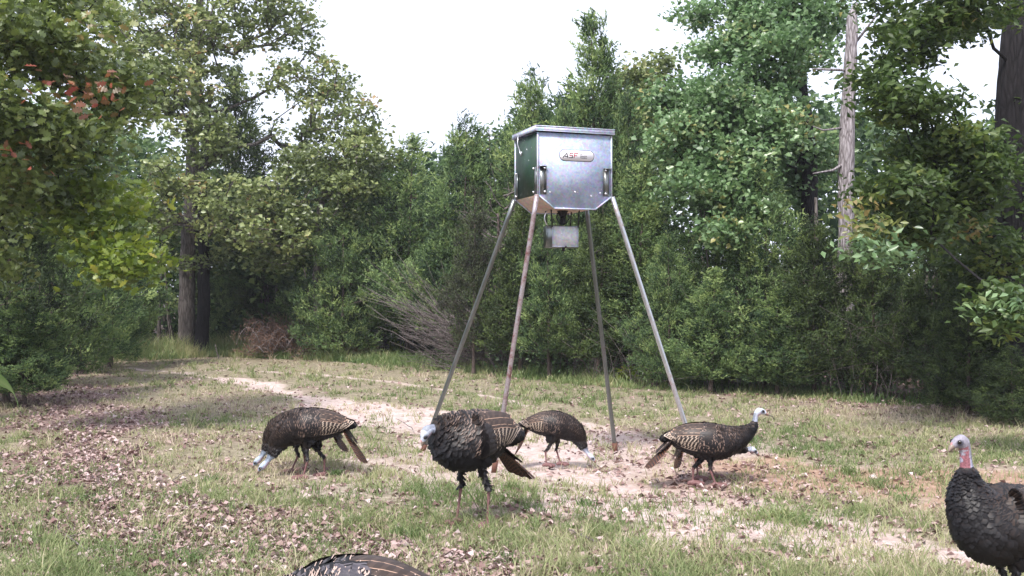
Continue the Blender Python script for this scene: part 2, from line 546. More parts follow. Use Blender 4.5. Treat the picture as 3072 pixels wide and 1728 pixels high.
# short tufted grass of the clearing: blades gathered in tufts
NT = 26000
X, Y = cam_sample(NT, 4.9, 27.5, .08, .8)
dirt, lit, wood, red, n1, n2 = masks(X, Y)
p = (1 - .86 * dirt) * (1 - .6 * lit) * (1 - wood) * (.34 + 1.0 * sstep(.40, .60, n2)) * .95
k = RS.rand(NT) < p
X, Y, dirt, lit, n1 = X[k], Y[k], dirt[k], lit[k], n1[k]
NB = 13
N = len(X)
hT = (.042 + .06 * RS.rand(N) ** 1.6) * (1 + .35 * sstep(12, 24, Y)) * (1 + 1.0 * (RS.rand(N) < .07))
tT = np.clip(.36 + (fbm(X, Y, 1.7, 55) - .5) * 1.6 + RS.randn(N) * .17 + .12 * (Y > 9) + .15 * sstep(-3, -6, X), 0, 1)
sp = .018 + .045 * RS.rand(N)
XX = np.repeat(X, NB) + RS.randn(N * NB) * np.repeat(sp, NB)
YY = np.repeat(Y, NB) + RS.randn(N * NB) * np.repeat(sp, NB)
hh = np.repeat(hT, NB) * (.55 + .7 * RS.rand(N * NB))
ww = (.0034 + .004 * RS.rand(N * NB)) * (1 + .07 * np.maximum(YY - 6, 0))
tt = np.clip(np.repeat(tT, NB) + RS.randn(N * NB) * .13, 0, 1)
V, f3, t5 = blades(XX, YY, ground_z(XX, YY) - .004, hh, ww, .25 + .7 * RS.rand(len(XX)), .6 * RS.rand(len(XX)), tt)
me = np_mesh('grass', V, f3); add_attr(me, 'tint', t5)
tag(link(me, 'grass', None, M['grass']), 'short patchy green and straw coloured grass covering the clearing', 'grass', kind='stuff')

# larger green tufts that stand out
tufts = []
for px, py, r_, nb_, hh_, green in [(2330, 1545, .17, 230, .13, 1), (2420, 1560, .12, 120, .11, .8), (2545, 1420, .1, 90, .15, .9), (1540, 1470, .06, 40, .09, .6),
                                    (1010, 1428, .06, 60, .09, .3), (640, 1440, .09, 60, .10, .5), (1230, 1600, .1, 90, .08, .4), (2150, 1350, .08, 60, .12, .3),
                                    (2240, 1330, .1, 90, .14, .3), (250, 1500, .14, 120, .09, .3), (560, 1690, .12, 110, .09, .4), (1760, 1520, .09, 70, .08, .4),
                                    (1900, 1640, .1, 80, .09, .5), (2700, 1500, .1, 60, .1, .6), (470, 1620, .08, 60, .08, .3), (1500, 1690, .1, 90, .08, .2)]:
    c = G(px, py)
    tufts.append((c[0] + RS.randn(nb_) * r_ * .6, c[1] + RS.randn(nb_) * r_ * .6, hh_ * (.5 + .6 * RS.rand(nb_)), np.full(nb_, green)))
X = np.concatenate([t[0] for t in tufts]); Y = np.concatenate([t[1] for t in tufts]); hq = np.concatenate([t[2] for t in tufts]); gq = np.concatenate([t[3] for t in tufts])
V, f3, t5 = blades(X, Y, ground_z(X, Y) - .004, hq, .006 + .005 * RS.rand(len(X)), .3 + .9 * RS.rand(len(X)), .3 + .7 * RS.rand(len(X)), np.clip(gq * .8 + RS.randn(len(X)) * .15, 0, 1), 4)
me = np_mesh('grass_tufts', V, f3); add_attr(me, 'tint', t5)
tag(link(me, 'grass_tufts', None, M['weed']), 'taller green grass tufts standing out of the short turf and the sandy track', 'grass', kind='stuff')

# tall grass and weeds along the foot of the wood
NTT = 52000
X = RS.uniform(-13, 9, NTT)
off = np.abs(RS.randn(NTT)) * 1.0 - .8
Y = edge_y(X) + off
dl = left_edge(X, Y)
dens = np.where(X < -3, 1.0, np.where(X < 2, .75, .45)) * (dl < .6) * (.25 + .9 * sstep(.4, .6, fbm(X, Y, .8, 66)))
k = RS.rand(NTT) < dens
X, Y = X[k], Y[k]
hx = np.where(X < -3.8, .52, np.where(X < 2, .26, .15)) * (.35 + RS.rand(len(X)) * .9)
hx *= sstep(-1.0, .3, Y - edge_y(X)) * .8 + .3
tt = np.clip(.55 + (fbm(X, Y, 1.1, 77) - .5) * 1.8 + RS.randn(len(X)) * .18, 0, 1)
V, f3, t5 = blades(X, Y, 0 * X, hx, .009 + .012 * RS.rand(len(X)), .15 + .4 * RS.rand(len(X)), .5 * RS.rand(len(X)), tt, 5)
me = np_mesh('tall_grass', V, f3); add_attr(me, 'tint', t5)
tag(link(me, 'tall_grass', None, M['weed']), 'tall green grass and weeds along the foot of the trees', 'grass', kind='stuff')


def kite_leaves(C, D, Nn, L, Wd, tint, fold=.25, lobed=False):
    """folded leaf blades; C centre, D direction of the midrib, Nn surface normal"""
    D = D / (np.linalg.norm(D, axis=1)[:, None] + 1e-9)
    S = np.cross(D, Nn); S /= np.linalg.norm(S, axis=1)[:, None] + 1e-9
    U = np.cross(S, D)
    L = L[:, None]; Wd = Wd[:, None]
    if not lobed:
        P = [C - D * L * .5, C - D * L * .02 - S * Wd * .5 + U * Wd * fold, C + D * L * .5 - U * L * .06, C - D * L * .02 + S * Wd * .5 + U * Wd * fold]
        V = np.stack(P, 1).reshape(-1, 3)
        o = np.arange(len(C))[:, None] * 4
        f3 = np.concatenate([o + np.array([0, 2, 1]), o + np.array([0, 3, 2])])
        return V, f3, np.repeat(tint, 4)
    prof = [(-.5, .0), (-.28, .20), (-.22, .48), (-.06, .20), (.06, .52), (.18, .20), (.30, .36), (.5, 0)]
    left = [C + D * L * a - S * Wd * q * .95 + U * Wd * fold * q for a, q in prof]
    right = [C + D * L * a + S * Wd * q * .95 + U * Wd * fold * q for a, q in prof[1:-1]]
    V = np.stack(left + right, 1).reshape(-1, 3)
    nv = len(prof) * 2 - 2
    o = np.arange(len(C))[:, None] * nv
    f = []
    Li = list(range(8)); Ri = [0] + list(range(8, 14)) + [7]
    for q in range(7):
        f.append([Li[q], Ri[q], Ri[q + 1], Li[q + 1]])
    f = np.array([x for x in f])
    tri = []
    for a, b_, c, d in f:
        if a == b_: tri.append([a, c, d])
        elif c == d: tri.append([a, b_, c])
        else: tri += [[a, b_, c], [a, c, d]]
    f3 = np.concatenate([o + np.array(t) for t in tri])
    return V, f3, np.repeat(tint, nv)


# dead leaves lying on the ground
NL = 100000
X, Y = cam_sample(NL, 4.8, 27, .08, .9)
dirt, lit, wood, red, n1, n2 = masks(X, Y)
k = RS.rand(NL) < np.clip(.05 + .72 * lit + .13 * (1 - dirt), 0, 1) * (1 - .2 * dirt)
X, Y, wood, lit = X[k], Y[k], wood[k], lit[k]
N = len(X)
ang = RS.rand(N) * 6.283
D = np.stack([np.cos(ang), np.sin(ang), RS.randn(N) * .28], -1)
Nn = np.stack([RS.randn(N) * .5, RS.randn(N) * .5, np.ones(N)], -1)
L = (.028 + .050 * RS.rand(N) ** 1.6) * (1 + .02 * np.maximum(Y - 8, 0)); Wd = L * (.35 + .4 * RS.rand(N))
C = np.stack([X, Y, ground_z(X, Y) + .008 + .02 * RS.rand(N) * (lit > .4)], -1)
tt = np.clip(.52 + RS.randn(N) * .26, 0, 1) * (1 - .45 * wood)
V, f3, t4 = kite_leaves(C, D, Nn, L, Wd, tt, .45)
me = np_mesh('leaf_litter', V, f3); add_attr(me, 'tint', t4)
tag(link(me, 'leaf_litter', None, M['litter']), 'curled pinkish brown dead leaves strewn over the grass and dirt', 'leaves', kind='stuff')

# grit and clods on the bare track
NL = 26000
X, Y = cam_sample(NL, 4.8, 20, .08, 1.2)
dirt = masks(X, Y)[0]
k = RS.rand(NL) < dirt * .8
X, Y = X[k], Y[k]; N = len(X)
r_ = .003 + .009 * RS.rand(N) ** 3
oct_ = np.array([[1, 0, 0], [0, 1, 0], [-1, 0, 0], [0, -1, 0], [0, 0, .6]])
V = (np.stack([X, Y, ground_z(X, Y) - .002], -1)[:, None] + oct_[None] * r_[:, None, None] * (1 + .5 * RS.rand(N, 5, 1))).reshape(-1, 3)
o = np.arange(N)[:, None] * 5
f3 = np.concatenate([o + np.array(q) for q in ([0, 1, 4], [1, 2, 4], [2, 3, 4], [3, 0, 4])])
me = np_mesh('grit', V, f3); add_attr(me, 'tint', np.repeat(RS.rand(N) * .5 + .35, 5))
tag(link(me, 'grit', None, M['litter']), 'loose grit and small clods on the bare sandy track', 'grit', kind='stuff')

# twigs on the ground: each its own thing
m_tw = M['deadwood']
TW = [(130, 1560, 300, 1700, .008, 'thin dead stick lying at the lower left corner of the clearing'),
      (600, 1580, 700, 1605, .012, 'short dark stick among the leaves left of the foreground turkey'),
      (1240, 1290, 1190, 1262, .006, 'bent twig left of the nearest feeder leg'),
      (520, 1455, 575, 1405, .005, 'upright curved twig in the grass left of the two pecking turkeys'),
      (1790, 1630, 1700, 1600, .008, 'twig lying in the grass below the standing turkey'),
      (2180, 1235, 2200, 1222, .008, 'pale twig lying in the grass left of the raised turkey head')]
for q, (x0, y0, x1, y1, r_, lb) in enumerate(TW):
    a = G(x0, y0) + [0, 0, .015]; b_ = G(x1, y1) + [0, 0, .03]
    if 'upright' in lb: b_ = a + np.array([.11, .02, .09])
    t = np.linspace(0, 1, 7)[:, None]
    rs = np.random.RandomState(q)
    P = a * (1 - t) + b_ * t + rs.randn(7, 3) * [.012, .012, .004]
    if 'upright' in lb: P[:, 2] = a[2] + .1 * np.sin(np.linspace(0, 1.5, 7))
    mb = MB().tube(P - a, np.linspace(r_, r_ * .4, 7), 6)
    sd = P[3] - a
    mb.tube(np.array([sd, sd + [.04, .03, .01], sd + [.07, .07, .02]]), [r_ * .6, r_ * .4, r_ * .2], 5)
    tag(mb.build('twig', m_tw, None, True, a), lb, 'twig', 'twigs lying on the clearing')

# ================================================================ trees
def blob_targets(blobs, seed):
    """blobs: (px, py, rx_px, ry_px, Z, depth_m, count) -> clump centres in space"""
    rs = np.random.RandomState(seed)
    out = []
    for px, py, rx, ry, Z, dp, nn in blobs:
        q = rs.randn(nn, 3); q /= np.linalg.norm(q, axis=1)[:, None]
        q *= (rs.rand(nn) ** .40)[:, None]
        c = W(px, py, Z)
        out.append(c + q * [rx / F * Z, dp, ry / F * Z])
    return np.concatenate(out)


def grow(trunk, targets, seed, r_tip=.006, up=.35, power=2.3, step=.4, wob=.06):
    """branches that join each clump to the nearest existing wood. trunk (n,3). Returns edge arrays"""
    rs = np.random.RandomState(seed)
    P = [np.array(p, float) for p in trunk]
    par = [-1] + list(range(len(trunk) - 1))
    A = np.zeros((len(trunk) + len(targets) * 14, 3)); A[:len(P)] = P
    cnt = len(P)
    dist = np.min(np.linalg.norm(targets[:, None] - np.array(P)[None], axis=2), axis=1)
    tips = []
    for ti in np.argsort(dist):
        t = targets[ti]
        B = A[:cnt]
        v = t - B
        d = np.linalg.norm(v, axis=1)
        cost = d + 1.2 * np.maximum(0, B[:, 2] - t[2] + .15 * d) + (.18 * d * d) * 0
        j = int(np.argmin(cost))
        a = A[j].copy(); L = d[j]
        ns = max(1, min(12, int(L / step)))
        c = a + (t - a) * .5 - np.array([0, 0, up * L * .3]) + rs.randn(3) * wob * L
        last = j
        for s in range(1, ns + 1):
            u = s / ns
            p = a * (1 - u) ** 2 + 2 * c * u * (1 - u) + t * u * u + (rs.randn(3) * wob * .35 * step if s < ns else 0)
            A[cnt] = p; par.append(last); last = cnt; cnt += 1
        tips.append(last)
    P = A[:cnt]; par = np.array(par)
    r = np.zeros(cnt)
    acc = np.zeros(cnt)
    for q in range(cnt - 1, -1, -1):
        r[q] = max(r_tip, acc[q] ** (1 / power))
        if par[q] >= 0: acc[par[q]] += r[q] ** power
    return P, par, r, np.array(tips)


def wood_mesh(name, P, par, r, skip, sides=5, smooth=True):
    """tapered pieces of branch for every edge beyond the trunk"""
    idx = np.array([q for q in range(len(P)) if par[q] >= 0 and q >= skip])
    a = P[par[idx]]; b_ = P[idx]
    ra = np.where(par[idx] < skip, np.minimum(r[idx] * 1.15, r[par[idx]]), r[par[idx]]); ra = np.minimum(ra, r[idx] * 1.6)
    rb = r[idx]
    t = b_ - a; Ln = np.linalg.norm(t, axis=1)[:, None] + 1e-9; t = t / Ln
    b_ = b_ + t * rb[:, None] * .5
    ref = np.where(np.abs(t[:, 2:3]) < .9, [[0, 0, 1.0]], [[1.0, 0, 0]])
    u = np.cross(t, ref); u /= np.linalg.norm(u, axis=1)[:, None]; q_ = np.cross(t, u)
    an = np.linspace(0, 2 * np.pi, sides, endpoint=False)
    ring = np.cos(an)[None, :, None] * u[:, None] + np.sin(an)[None, :, None] * q_[:, None]
    V = np.stack([a[:, None] + ring * ra[:, None, None], b_[:, None] + ring * rb[:, None, None]], 1).reshape(-1, 3)
    o = np.arange(len(idx))[:, None, None] * 2 * sides
    j = np.arange(sides); j2 = (j + 1) % sides
    f = np.stack([j, j2, j2 + sides, j + sides], -1)[None]
    f4 = (o + f).reshape(-1, 4)
    return np_mesh(name, V, f4, smooth)


def trunk_mesh(name, P, R, n=14, seed=0, flare=1.5, rough=.07):
    """knobbly tapered trunk with a root flare"""
    rs = np.random.RandomState(seed)
    P = np.asarray(P, float); R = np.asarray(R, float)
    L = np.concatenate([[0], np.cumsum(np.linalg.norm(np.diff(P, axis=0), axis=1))])
    t = np.linspace(0, L[-1], max(10, int(L[-1] / .22)))
    PP = np.stack([np.interp(t, L, P[:, k]) for k in range(3)], -1)
    PP[1:-1, :2] += np.cumsum(rs.randn(len(t) - 2, 2), 0) * .006
    RR = np.interp(t, L, R) * (1 + (flare - 1) * np.exp(-t / .22))
    V, f4, _ = tube_arrays(PP, RR, n)
    V = V.reshape(len(t), n, 3)
    ctr = PP[:, None]
    a = np.arange(n) / n * 2 * np.pi
    k = 1 + rough * (rs.randn(len(t), n) * .5 + np.sin(a * 3 + rs.rand() * 6)[None] + .8 * np.sin(a * 5 + 2)[None] * np.exp(-t / .5)[:, None])
    V = ctr + (V - ctr) * k[..., None]
    V = V.reshape(-1, 3)
    top = [len(t) * n - n + q for q in range(n)]
    V = np.concatenate([V, PP[-1:] + [[0, 0, RR[-1] * .5]]])
    f3 = [[top[q], top[(q + 1) % n], len(V) - 1] for q in range(n)]
    return np_mesh(name, V, [f4, f3], True)


def leaf_cloud(tips, seed, per, spread, L0, Wr, tint0=.45, dt=.18, flat=.6, lobed=False, shell=False):
    rs = np.random.RandomState(seed)
    n_ = len(tips) * per
    C = np.repeat(tips, per, 0) + rs.randn(n_, 3) * [spread, spread, spread * flat]
    a = rs.rand(n_) * 6.283
    D = np.stack([np.cos(a), np.sin(a), -.35 + rs.randn(n_) * .45], -1)
    Nn = np.stack([rs.randn(n_) * .75, rs.randn(n_) * .75 - .1, np.full(n_, .6)], -1)
    L = L0 * (.65 + .7 * rs.rand(n_)); Wd = L * Wr * (.8 + .4 * rs.rand(n_))
    tt = np.clip(tint0 + np.repeat(rs.randn(len(tips)) * dt, per) + rs.randn(n_) * .13, 0, 1)
    return kite_leaves(C, D, Nn, L, Wd, tt, .22, lobed)


def cedar_sprays(tips, axis_xy, seed, tw=11, per=8, size=.30, nl=.055, nw=.016, tint0=.45, dt=.22):
    """feathery sprays of short scale needles on fine twiglets"""
    rs = np.random.RandomState(seed)
    out = tips - np.array([axis_xy[0], axis_xy[1], 0]); out[:, 2] = 0
    out /= np.linalg.norm(out, axis=1)[:, None] + 1e-6
    out = out * .75 + [0, 0, .75]
    n1_ = len(tips) * tw
    d = np.repeat(out, tw, 0) + rs.randn(n1_, 3) * .55
    d /= np.linalg.norm(d, axis=1)[:, None]
    o = np.repeat(tips, tw, 0) + rs.randn(n1_, 3) * size * .34
    Lt = size * (.35 + .75 * rs.rand(n1_))
    n2_ = n1_ * per
    u = np.tile((np.arange(per) + .5) / per, n1_)
    C = np.repeat(o, per, 0) + np.repeat(d, per, 0) * (np.repeat(Lt, per) * (u - .3))[:, None]
    nd = np.repeat(d, per, 0) + rs.randn(n2_, 3) * .55
    nd /= np.linalg.norm(nd, axis=1)[:, None]
    s = np.cross(nd, rs.randn(n2_, 3)); s /= np.linalg.norm(s, axis=1)[:, None]
    ll = nl * (.6 + .8 * rs.rand(n2_))[:, None]
    V = np.stack([C - s * nw / 2, C + s * nw / 2, C + nd * ll], 1).reshape(-1, 3)
    f3 = np.arange(n2_ * 3).reshape(-1, 3)
    tt = np.repeat(rs.randn(len(tips)) * dt, tw * per) + tint0 + rs.randn(n2_) * .1 + (u - .5) * .3
    return V, f3, np.repeat(np.clip(tt, 0, 1), 3)


def straight_trunk(h, lean=(0, 0), seed=0, n_=9, wob=.04):
    rs = np.random.RandomState(seed)
    t = np.linspace(0, 1, n_)
    P = np.stack([t * lean[0], t * lean[1], t * h], -1)
    P[1:, :2] += np.cumsum(rs.randn(n_ - 1, 2), 0) * wob * .3
    return P


def make_cedar_data(tag_, h, rbase, seed, nt=430, dens=1.0, bare=.12, shape=1.0, matk='cedar', tint0=.45):
    """meshes of one young red cedar of height h"""
    rs = np.random.RandomState(seed)
    T = straight_trunk(h * .97, (rs.randn() * .1, rs.randn() * .1), seed)
    u = bare + (1 - bare) * (1 - (rs.rand(nt) * .99) ** .56)            # more clumps low
    z = u * h
    lob = 1 + .28 * np.sin(rs.rand() * 6 + 3 * u * 6) + .1 * rs.randn(nt)
    R = rbase * ((1 - u) ** .75) * np.clip((u - bare * .3) / .12, .6, 1) * lob + .05
    a = rs.rand(nt) * 6.283
    rr = R * rs.rand(nt) ** .38 * (1 + .22 * np.sin(a * 2 + u * 9))
    C = np.stack([np.interp(z, T[:, 2], T[:, 0]) + rr * np.cos(a), np.interp(z, T[:, 2], T[:, 1]) + rr * np.sin(a), z + .12 * rr], -1)
    C[:, 2] = np.minimum(C[:, 2], h)
    P, par, r, tips = grow(T, C, seed, .004, .25, 2.4, .45, .05)
    R0 = max(.035, h * .012)
    tm = trunk_mesh(tag_ + '_trunk', T, np.linspace(R0, .008, len(T)), 9, seed, 1.4)
    bm_ = wood_mesh(tag_ + '_branches', P, par, np.minimum(r, R0 * .6), len(T), 4)
    V, f3, tt = cedar_sprays(C, (0, 0), seed, int(13 * dens), 8, .23, .062, .027, tint0, .3)
    cm = np_mesh(tag_ + '_crown', V, f3); add_attr(cm, 'tint', tt)
    return tm, bm_, cm, matk


# four young cedars of different build; each tree in the row uses one of them at its own size
CED = [make_cedar_data('cedar_a', 5.0, 1.45, 11, 560), make_cedar_data('cedar_b', 5.0, 1.15, 12, 500),
       make_cedar_data('cedar_c', 5.0, 1.8, 13, 640, bare=.06), make_cedar_data('cedar_d', 5.0, 1.3, 14, 340, dens=.9, bare=.16)]


def place_cedar(px, Z, top_py, kind, label, wide=1.0, rz=0, matk='cedar', cat='tree', barkk='bark_cedar', tint=None):
    h = H + (HOR - top_py) / F * Z
    X = (px - CX) / F * Z
    e = empty('cedar_tree', (X, Z, -.02), rz)
    s = h / 5.0
    tm, bm_, cm, _ = CED[kind]
    for nm, me_, mk in (('trunk', tm, barkk), ('branches', bm_, barkk), ('crown', cm, matk)):
        o = bpy.data.objects.new(nm, me_)
        if len(me_.materials) == 0: me_.materials.append(None)
        o.material_slots[0].link = 'OBJECT'
        o.material_slots[0].material = M[mk]
        o.parent = e
        COL.objects.link(o)
        if nm == 'branches': o['kind'] = 'stuff'
    e.scale = (s * wide, s * wide, s)
    tag(e, label, cat, 'cedars along the edge of the wood')
    return e


CEDARS = [
    # px, Z, top, kind, wide, rz, material, label
    (1030, 24.5, 585, 2, 1.0, .3, 'cedar', 'bright green bushy cedar right of the brown brush pile'),
    (1110, 27, 470, 0, 1.0, 1.9, 'cedar', 'mid green cedar rising behind the bushy cedar left of the feeder'),
    (1222, 25, 400, 1, 1.15, 2.2, 'cedar', 'pointed cedar whose tip stands against the sky left of the feeder'),
    (1371, 23, 335, 0, .95, .9, 'cedar', 'cedar with ragged tip directly left of the feeder box'),
    (1470, 24, 370, 3, 1.1, 4.2, 'cedar', 'loose cedar just behind the left side of the feeder box'),
    (1420, 20, 545, 3, .75, 4.9, 'cedar_dry', 'half bare cedar with brown twiggy lower trunk behind the left feeder leg'),
    (1620, 22.5, 190, 0, .8, 3.3, 'cedar', 'tall cedar showing above the left corner of the feeder lid'),
    (1795, 21.5, 40, 1, .85, 5.0, 'cedar', 'tallest cedar whose sharp tip nearly reaches the top of the picture'),
    (1700, 20, 300, 2, .62, 1.1, 'cedar', 'dense cedar filling the space behind the feeder box'),
    (1880, 20.5, 265, 2, .6, 5.6, 'cedar', 'full cedar between the feeder box and the broadleaved tree'),
    (1650, 18.6, 640, 3, .95, 2.6, 'cedar', 'small loose cedar seen between the feeder legs under the box'),
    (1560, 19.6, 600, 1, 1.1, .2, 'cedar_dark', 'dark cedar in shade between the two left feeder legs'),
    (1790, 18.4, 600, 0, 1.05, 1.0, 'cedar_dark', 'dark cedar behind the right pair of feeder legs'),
    (1930, 18.5, 480, 1, 1.2, 3.0, 'cedar', 'narrow cedar right of the right feeder leg top'),
    (2010, 17.0, 690, 2, .85, .7, 'cedar', 'low bright cedar right of the right feeder leg'),
    (2150, 18.0, 560, 0, 1.0, 2.0, 'cedar', 'mid green cedar left of the widest cedar on the right'),
    (2290, 16.6, 500, 2, .95, 4.0, 'cedar', 'widest bright cedar left of the grey dead trunk'),
    (2130, 16.2, 800, 1, 1.5, 1.4, 'cedar', 'knee high young cedar in front of the wide cedars right of the feeder'),
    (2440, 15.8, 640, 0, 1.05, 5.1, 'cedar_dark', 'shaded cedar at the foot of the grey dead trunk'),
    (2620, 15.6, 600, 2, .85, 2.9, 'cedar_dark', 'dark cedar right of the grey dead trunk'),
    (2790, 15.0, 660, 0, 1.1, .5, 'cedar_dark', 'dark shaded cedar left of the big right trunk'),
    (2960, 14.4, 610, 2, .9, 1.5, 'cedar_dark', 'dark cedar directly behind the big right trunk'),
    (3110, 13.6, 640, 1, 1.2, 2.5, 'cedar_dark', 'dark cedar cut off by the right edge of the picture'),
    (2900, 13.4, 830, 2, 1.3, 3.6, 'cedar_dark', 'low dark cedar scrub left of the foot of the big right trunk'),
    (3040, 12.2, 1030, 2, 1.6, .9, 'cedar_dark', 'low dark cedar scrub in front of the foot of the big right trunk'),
    (2330, 15.7, 860, 1, 1.7, 5.9, 'cedar', 'low cedar at the foot of the widest cedar right of the feeder'),
    (720, 29.5, 190, 1, .9, 3.9, 'cedar_dark', 'dark cedar showing through the crown of the big oak'),
    (800, 28.5, 620, 2, 1.0, 2.4, 'cedar_dark', 'dark low cedar behind the brown brush pile'),
    (910, 27.5, 700, 0, 1.2, 5.4, 'cedar', 'mid green cedar behind the crooked pale oak'),
    (690, 28, 760, 2, .9, .9, 'cedar', 'low cedar right behind the twin oak trunks'),
    (330, 22, 520, 0, 1.0, 1.7, 'cedar', 'cedar behind the yellow green oak branch on the left'),
    (150, 17.5, 400, 2, .95, 4.4, 'cedar', 'tall green cedar second from the left edge'),
    (20, 14.6, 360, 2, .95, .1, 'cedar_dark', 'large shaded cedar at the left edge of the picture'),
    (250, 20.5, 640, 2, 1.1, 3.1, 'cedar', 'broad low cedar at the right end of the left cedars'),
    (75, 14.2, 850, 0, 1.5, 5.5, 'cedar', 'bushy low cedar in front of the tallest cedar at the left edge'),
    (215, 24, 600, 1, 1.2, 1.0, 'cedar', 'slim cedar behind the left cedars'),
    (395, 25.6, 905, 3, 1.3, 1.3, 'cedar', 'waist high cedar sapling left of the twin oak trunks'),
]
for px, Z, top, kd, wd, rz, mk, lb in CEDARS:
    place_cedar(px, Z, top, kd, lb, wd, rz, mk)


def leafy_tree(name, label, trunkP, trunkR, blobs, seed, mk, per, spread, L0, Wr, barkk='bark', tint0=.45, lobed=False, r_tip=.006, group='broadleaved trees round the clearing', extra=None, dt=.18, nside=14, rmax=.5, flat=.6, up=.35, wob=.06):
    base = np.array(trunkP[0], float)
    C = blob_targets(blobs, seed)
    P = np.array(trunkP, float)
    L = np.concatenate([[0], np.cumsum(np.linalg.norm(np.diff(P, axis=0), axis=1))])
    t = np.linspace(0, L[-1], max(8, int(L[-1] / .5)))
    PP = np.stack([np.interp(t, L, P[:, k]) for k in range(3)], -1)
    rs = np.random.RandomState(seed)
    PP[1:, :2] += np.cumsum(rs.randn(len(t) - 1, 2), 0) * .02
    RR = np.interp(t, L, trunkR)
    start = 2
    Q, par, r, tips = grow(PP[start:], C, seed, r_tip, up, 2.35, .45, wob)
    r = np.minimum(r, rmax * RR[0])
    e = empty(name, base)
    link(trunk_mesh('trunk', PP - base, RR, nside, seed), 'trunk', e, M[barkk])
    tag(link(wood_mesh('branches', Q - base, par, r, len(PP) - start, 6), 'branches', e, M[barkk]), kind='stuff')
    V, f3, tt = leaf_cloud(C - base, seed, per, spread, L0, Wr, tint0, dt, flat, lobed)
    cm = np_mesh('crown', V, f3); add_attr(cm, 'tint', tt)
    link(cm, 'crown', e, M[mk])
    if extra:
        for nm, bl, mk2, per2, t0 in extra:
            C2 = blob_targets(bl, seed + 5)
            V, f3, tt = leaf_cloud(C2 - base, seed + 7, per2, spread, L0, Wr, t0, dt, flat, lobed)
            cm = np_mesh(nm, V, f3); add_attr(cm, 'tint', tt)
            o = link(cm, nm, e, M[mk2])
    tag(e, label, 'tree', group)
    return e


# the big oak with the twin stem, far left
b0 = G(555, 1068)
Z0 = b0[1]
leafy_tree('oak_tree', 'big oak with thick grey trunk and wide crown reaching over the sky at left',
           [b0, W(560, 800, Z0), W(575, 560, Z0), W(590, 300, Z0 + .2), W(600, 0, Z0 + .4), W(610, -160, Z0)], [.21, .185, .165, .13, .09, .05],
           [(850, 60, 105, 95, Z0, 1.6, 32), (945, 220, 115, 95, Z0, 1.6, 32), (1020, 350, 110, 85, Z0, 1.6, 32), (1090, 440, 75, 60, Z0 - 1, 1.2, 22),
            (1060, 540, 90, 50, Z0 - 1, 1.2, 18), (780, -30, 150, 80, Z0, 1.8, 34), (800, 260, 120, 100, Z0 - 1, 1.4, 12), (640, 60, 130, 110, Z0 - 1, 1.8, 52),
            (480, 80, 150, 130, Z0 - 1, 1.8, 66), (420, 270, 140, 110, Z0 - 1, 1.8, 60), (560, 250, 110, 110, Z0 - 1.5, 1.4, 44), (600, 400, 110, 80, Z0 - 2, 1.2, 36),
            (540, 530, 110, 60, Z0 - 2, 1.2, 26), (700, 600, 150, 70, Z0 - 2, 1.4, 34), (440, 640, 100, 80, Z0 - 2, 1.4, 30), (870, 560, 130, 80, Z0 - 1.5, 1.4, 16),
            (820, 700, 130, 60, Z0 - 2, 1.2, 30), (660, 690, 80, 40, Z0 - 2.0, .8, 12), (920, 420, 120, 60, Z0, 1.2, 16), (330, 120, 120, 120, Z0, 1.5, 38), (640, -120, 260, 90, Z0, 1.8, 50)],
           3, 'oak', 38, .16, .125, .66, r_tip=.014, tint0=.46, rmax=.62, up=.5, wob=.09)
b1 = G(604, 1070)
leafy_tree('oak_tree', 'thinner dark tree standing close against the right of the big oak trunk',
           [b1, W(604, 850, 26), W(607, 650, 26), W(612, 450, 26.3), W(640, 250, 26.6)], [.165, .15, .135, .10, .04],
           [(640, 790, 120, 30, 26, 1.0, 9), (700, 740, 120, 40, 26, 1.0, 10), (650, 560, 100, 60, 26, 1.0, 12), (560, 900, 60, 20, 26.5, .6, 3)],
           5, 'oak', 40, .19, .12, .62, 'bark_dark', r_tip=.008)
b2 = G(962, 1075)
leafy_tree('oak_tree', 'crooked pale barked oak with bare grey forks left of the cedars',
           [G(965, 1076), W(958, 860, 25), W(965, 760, 25), W(955, 650, 25.1), W(985, 560, 25.2), W(1000, 470, 25.3)], [.12, .11, .10, .085, .06, .03],
           [(930, 500, 110, 70, 25, 1.0, 34), (1040, 560, 90, 50, 24.6, 1.0, 22), (880, 640, 90, 60, 24.6, 1.0, 24), (1120, 480, 70, 50, 25, 1, 14), (840, 780, 90, 40, 24.5, .8, 12), (1010, 660, 60, 40, 24.8, .8, 8)],
           8, 'oak', 56, .19, .12, .62, 'deadwood', r_tip=.010, tint0=.42)
# smaller stems at left behind the grass
for px, py, top, r_, sd, lb in [(478, 1035, 740, .055, 21, 'thin pale stem left of the big oak trunk'), (345, 1030, 860, .05, 22, 'slender stem in the gap left of the oaks'),
                                (420, 1020, 800, .03, 23, 'very thin sapling between the two slender stems'), (300, 1025, 860, .03, 24, 'thin sapling next to the left cedars')]:
    g0 = G(px, py + 30); Zs = 28.0
    g0 = np.array([(px - CX) / F * Zs, Zs, 0])
    leafy_tree('young_tree', lb, [g0, W(px - 3, (py + top) / 2, Zs), W(px + 4, top, Zs)], [r_, r_ * .85, r_ * .5],
               [(px, top - 20, 90, 60, Zs, .8, 16)], sd, 'oak', 50, .2, .12, .6, 'bark', group='young trees in the wood', nside=8)

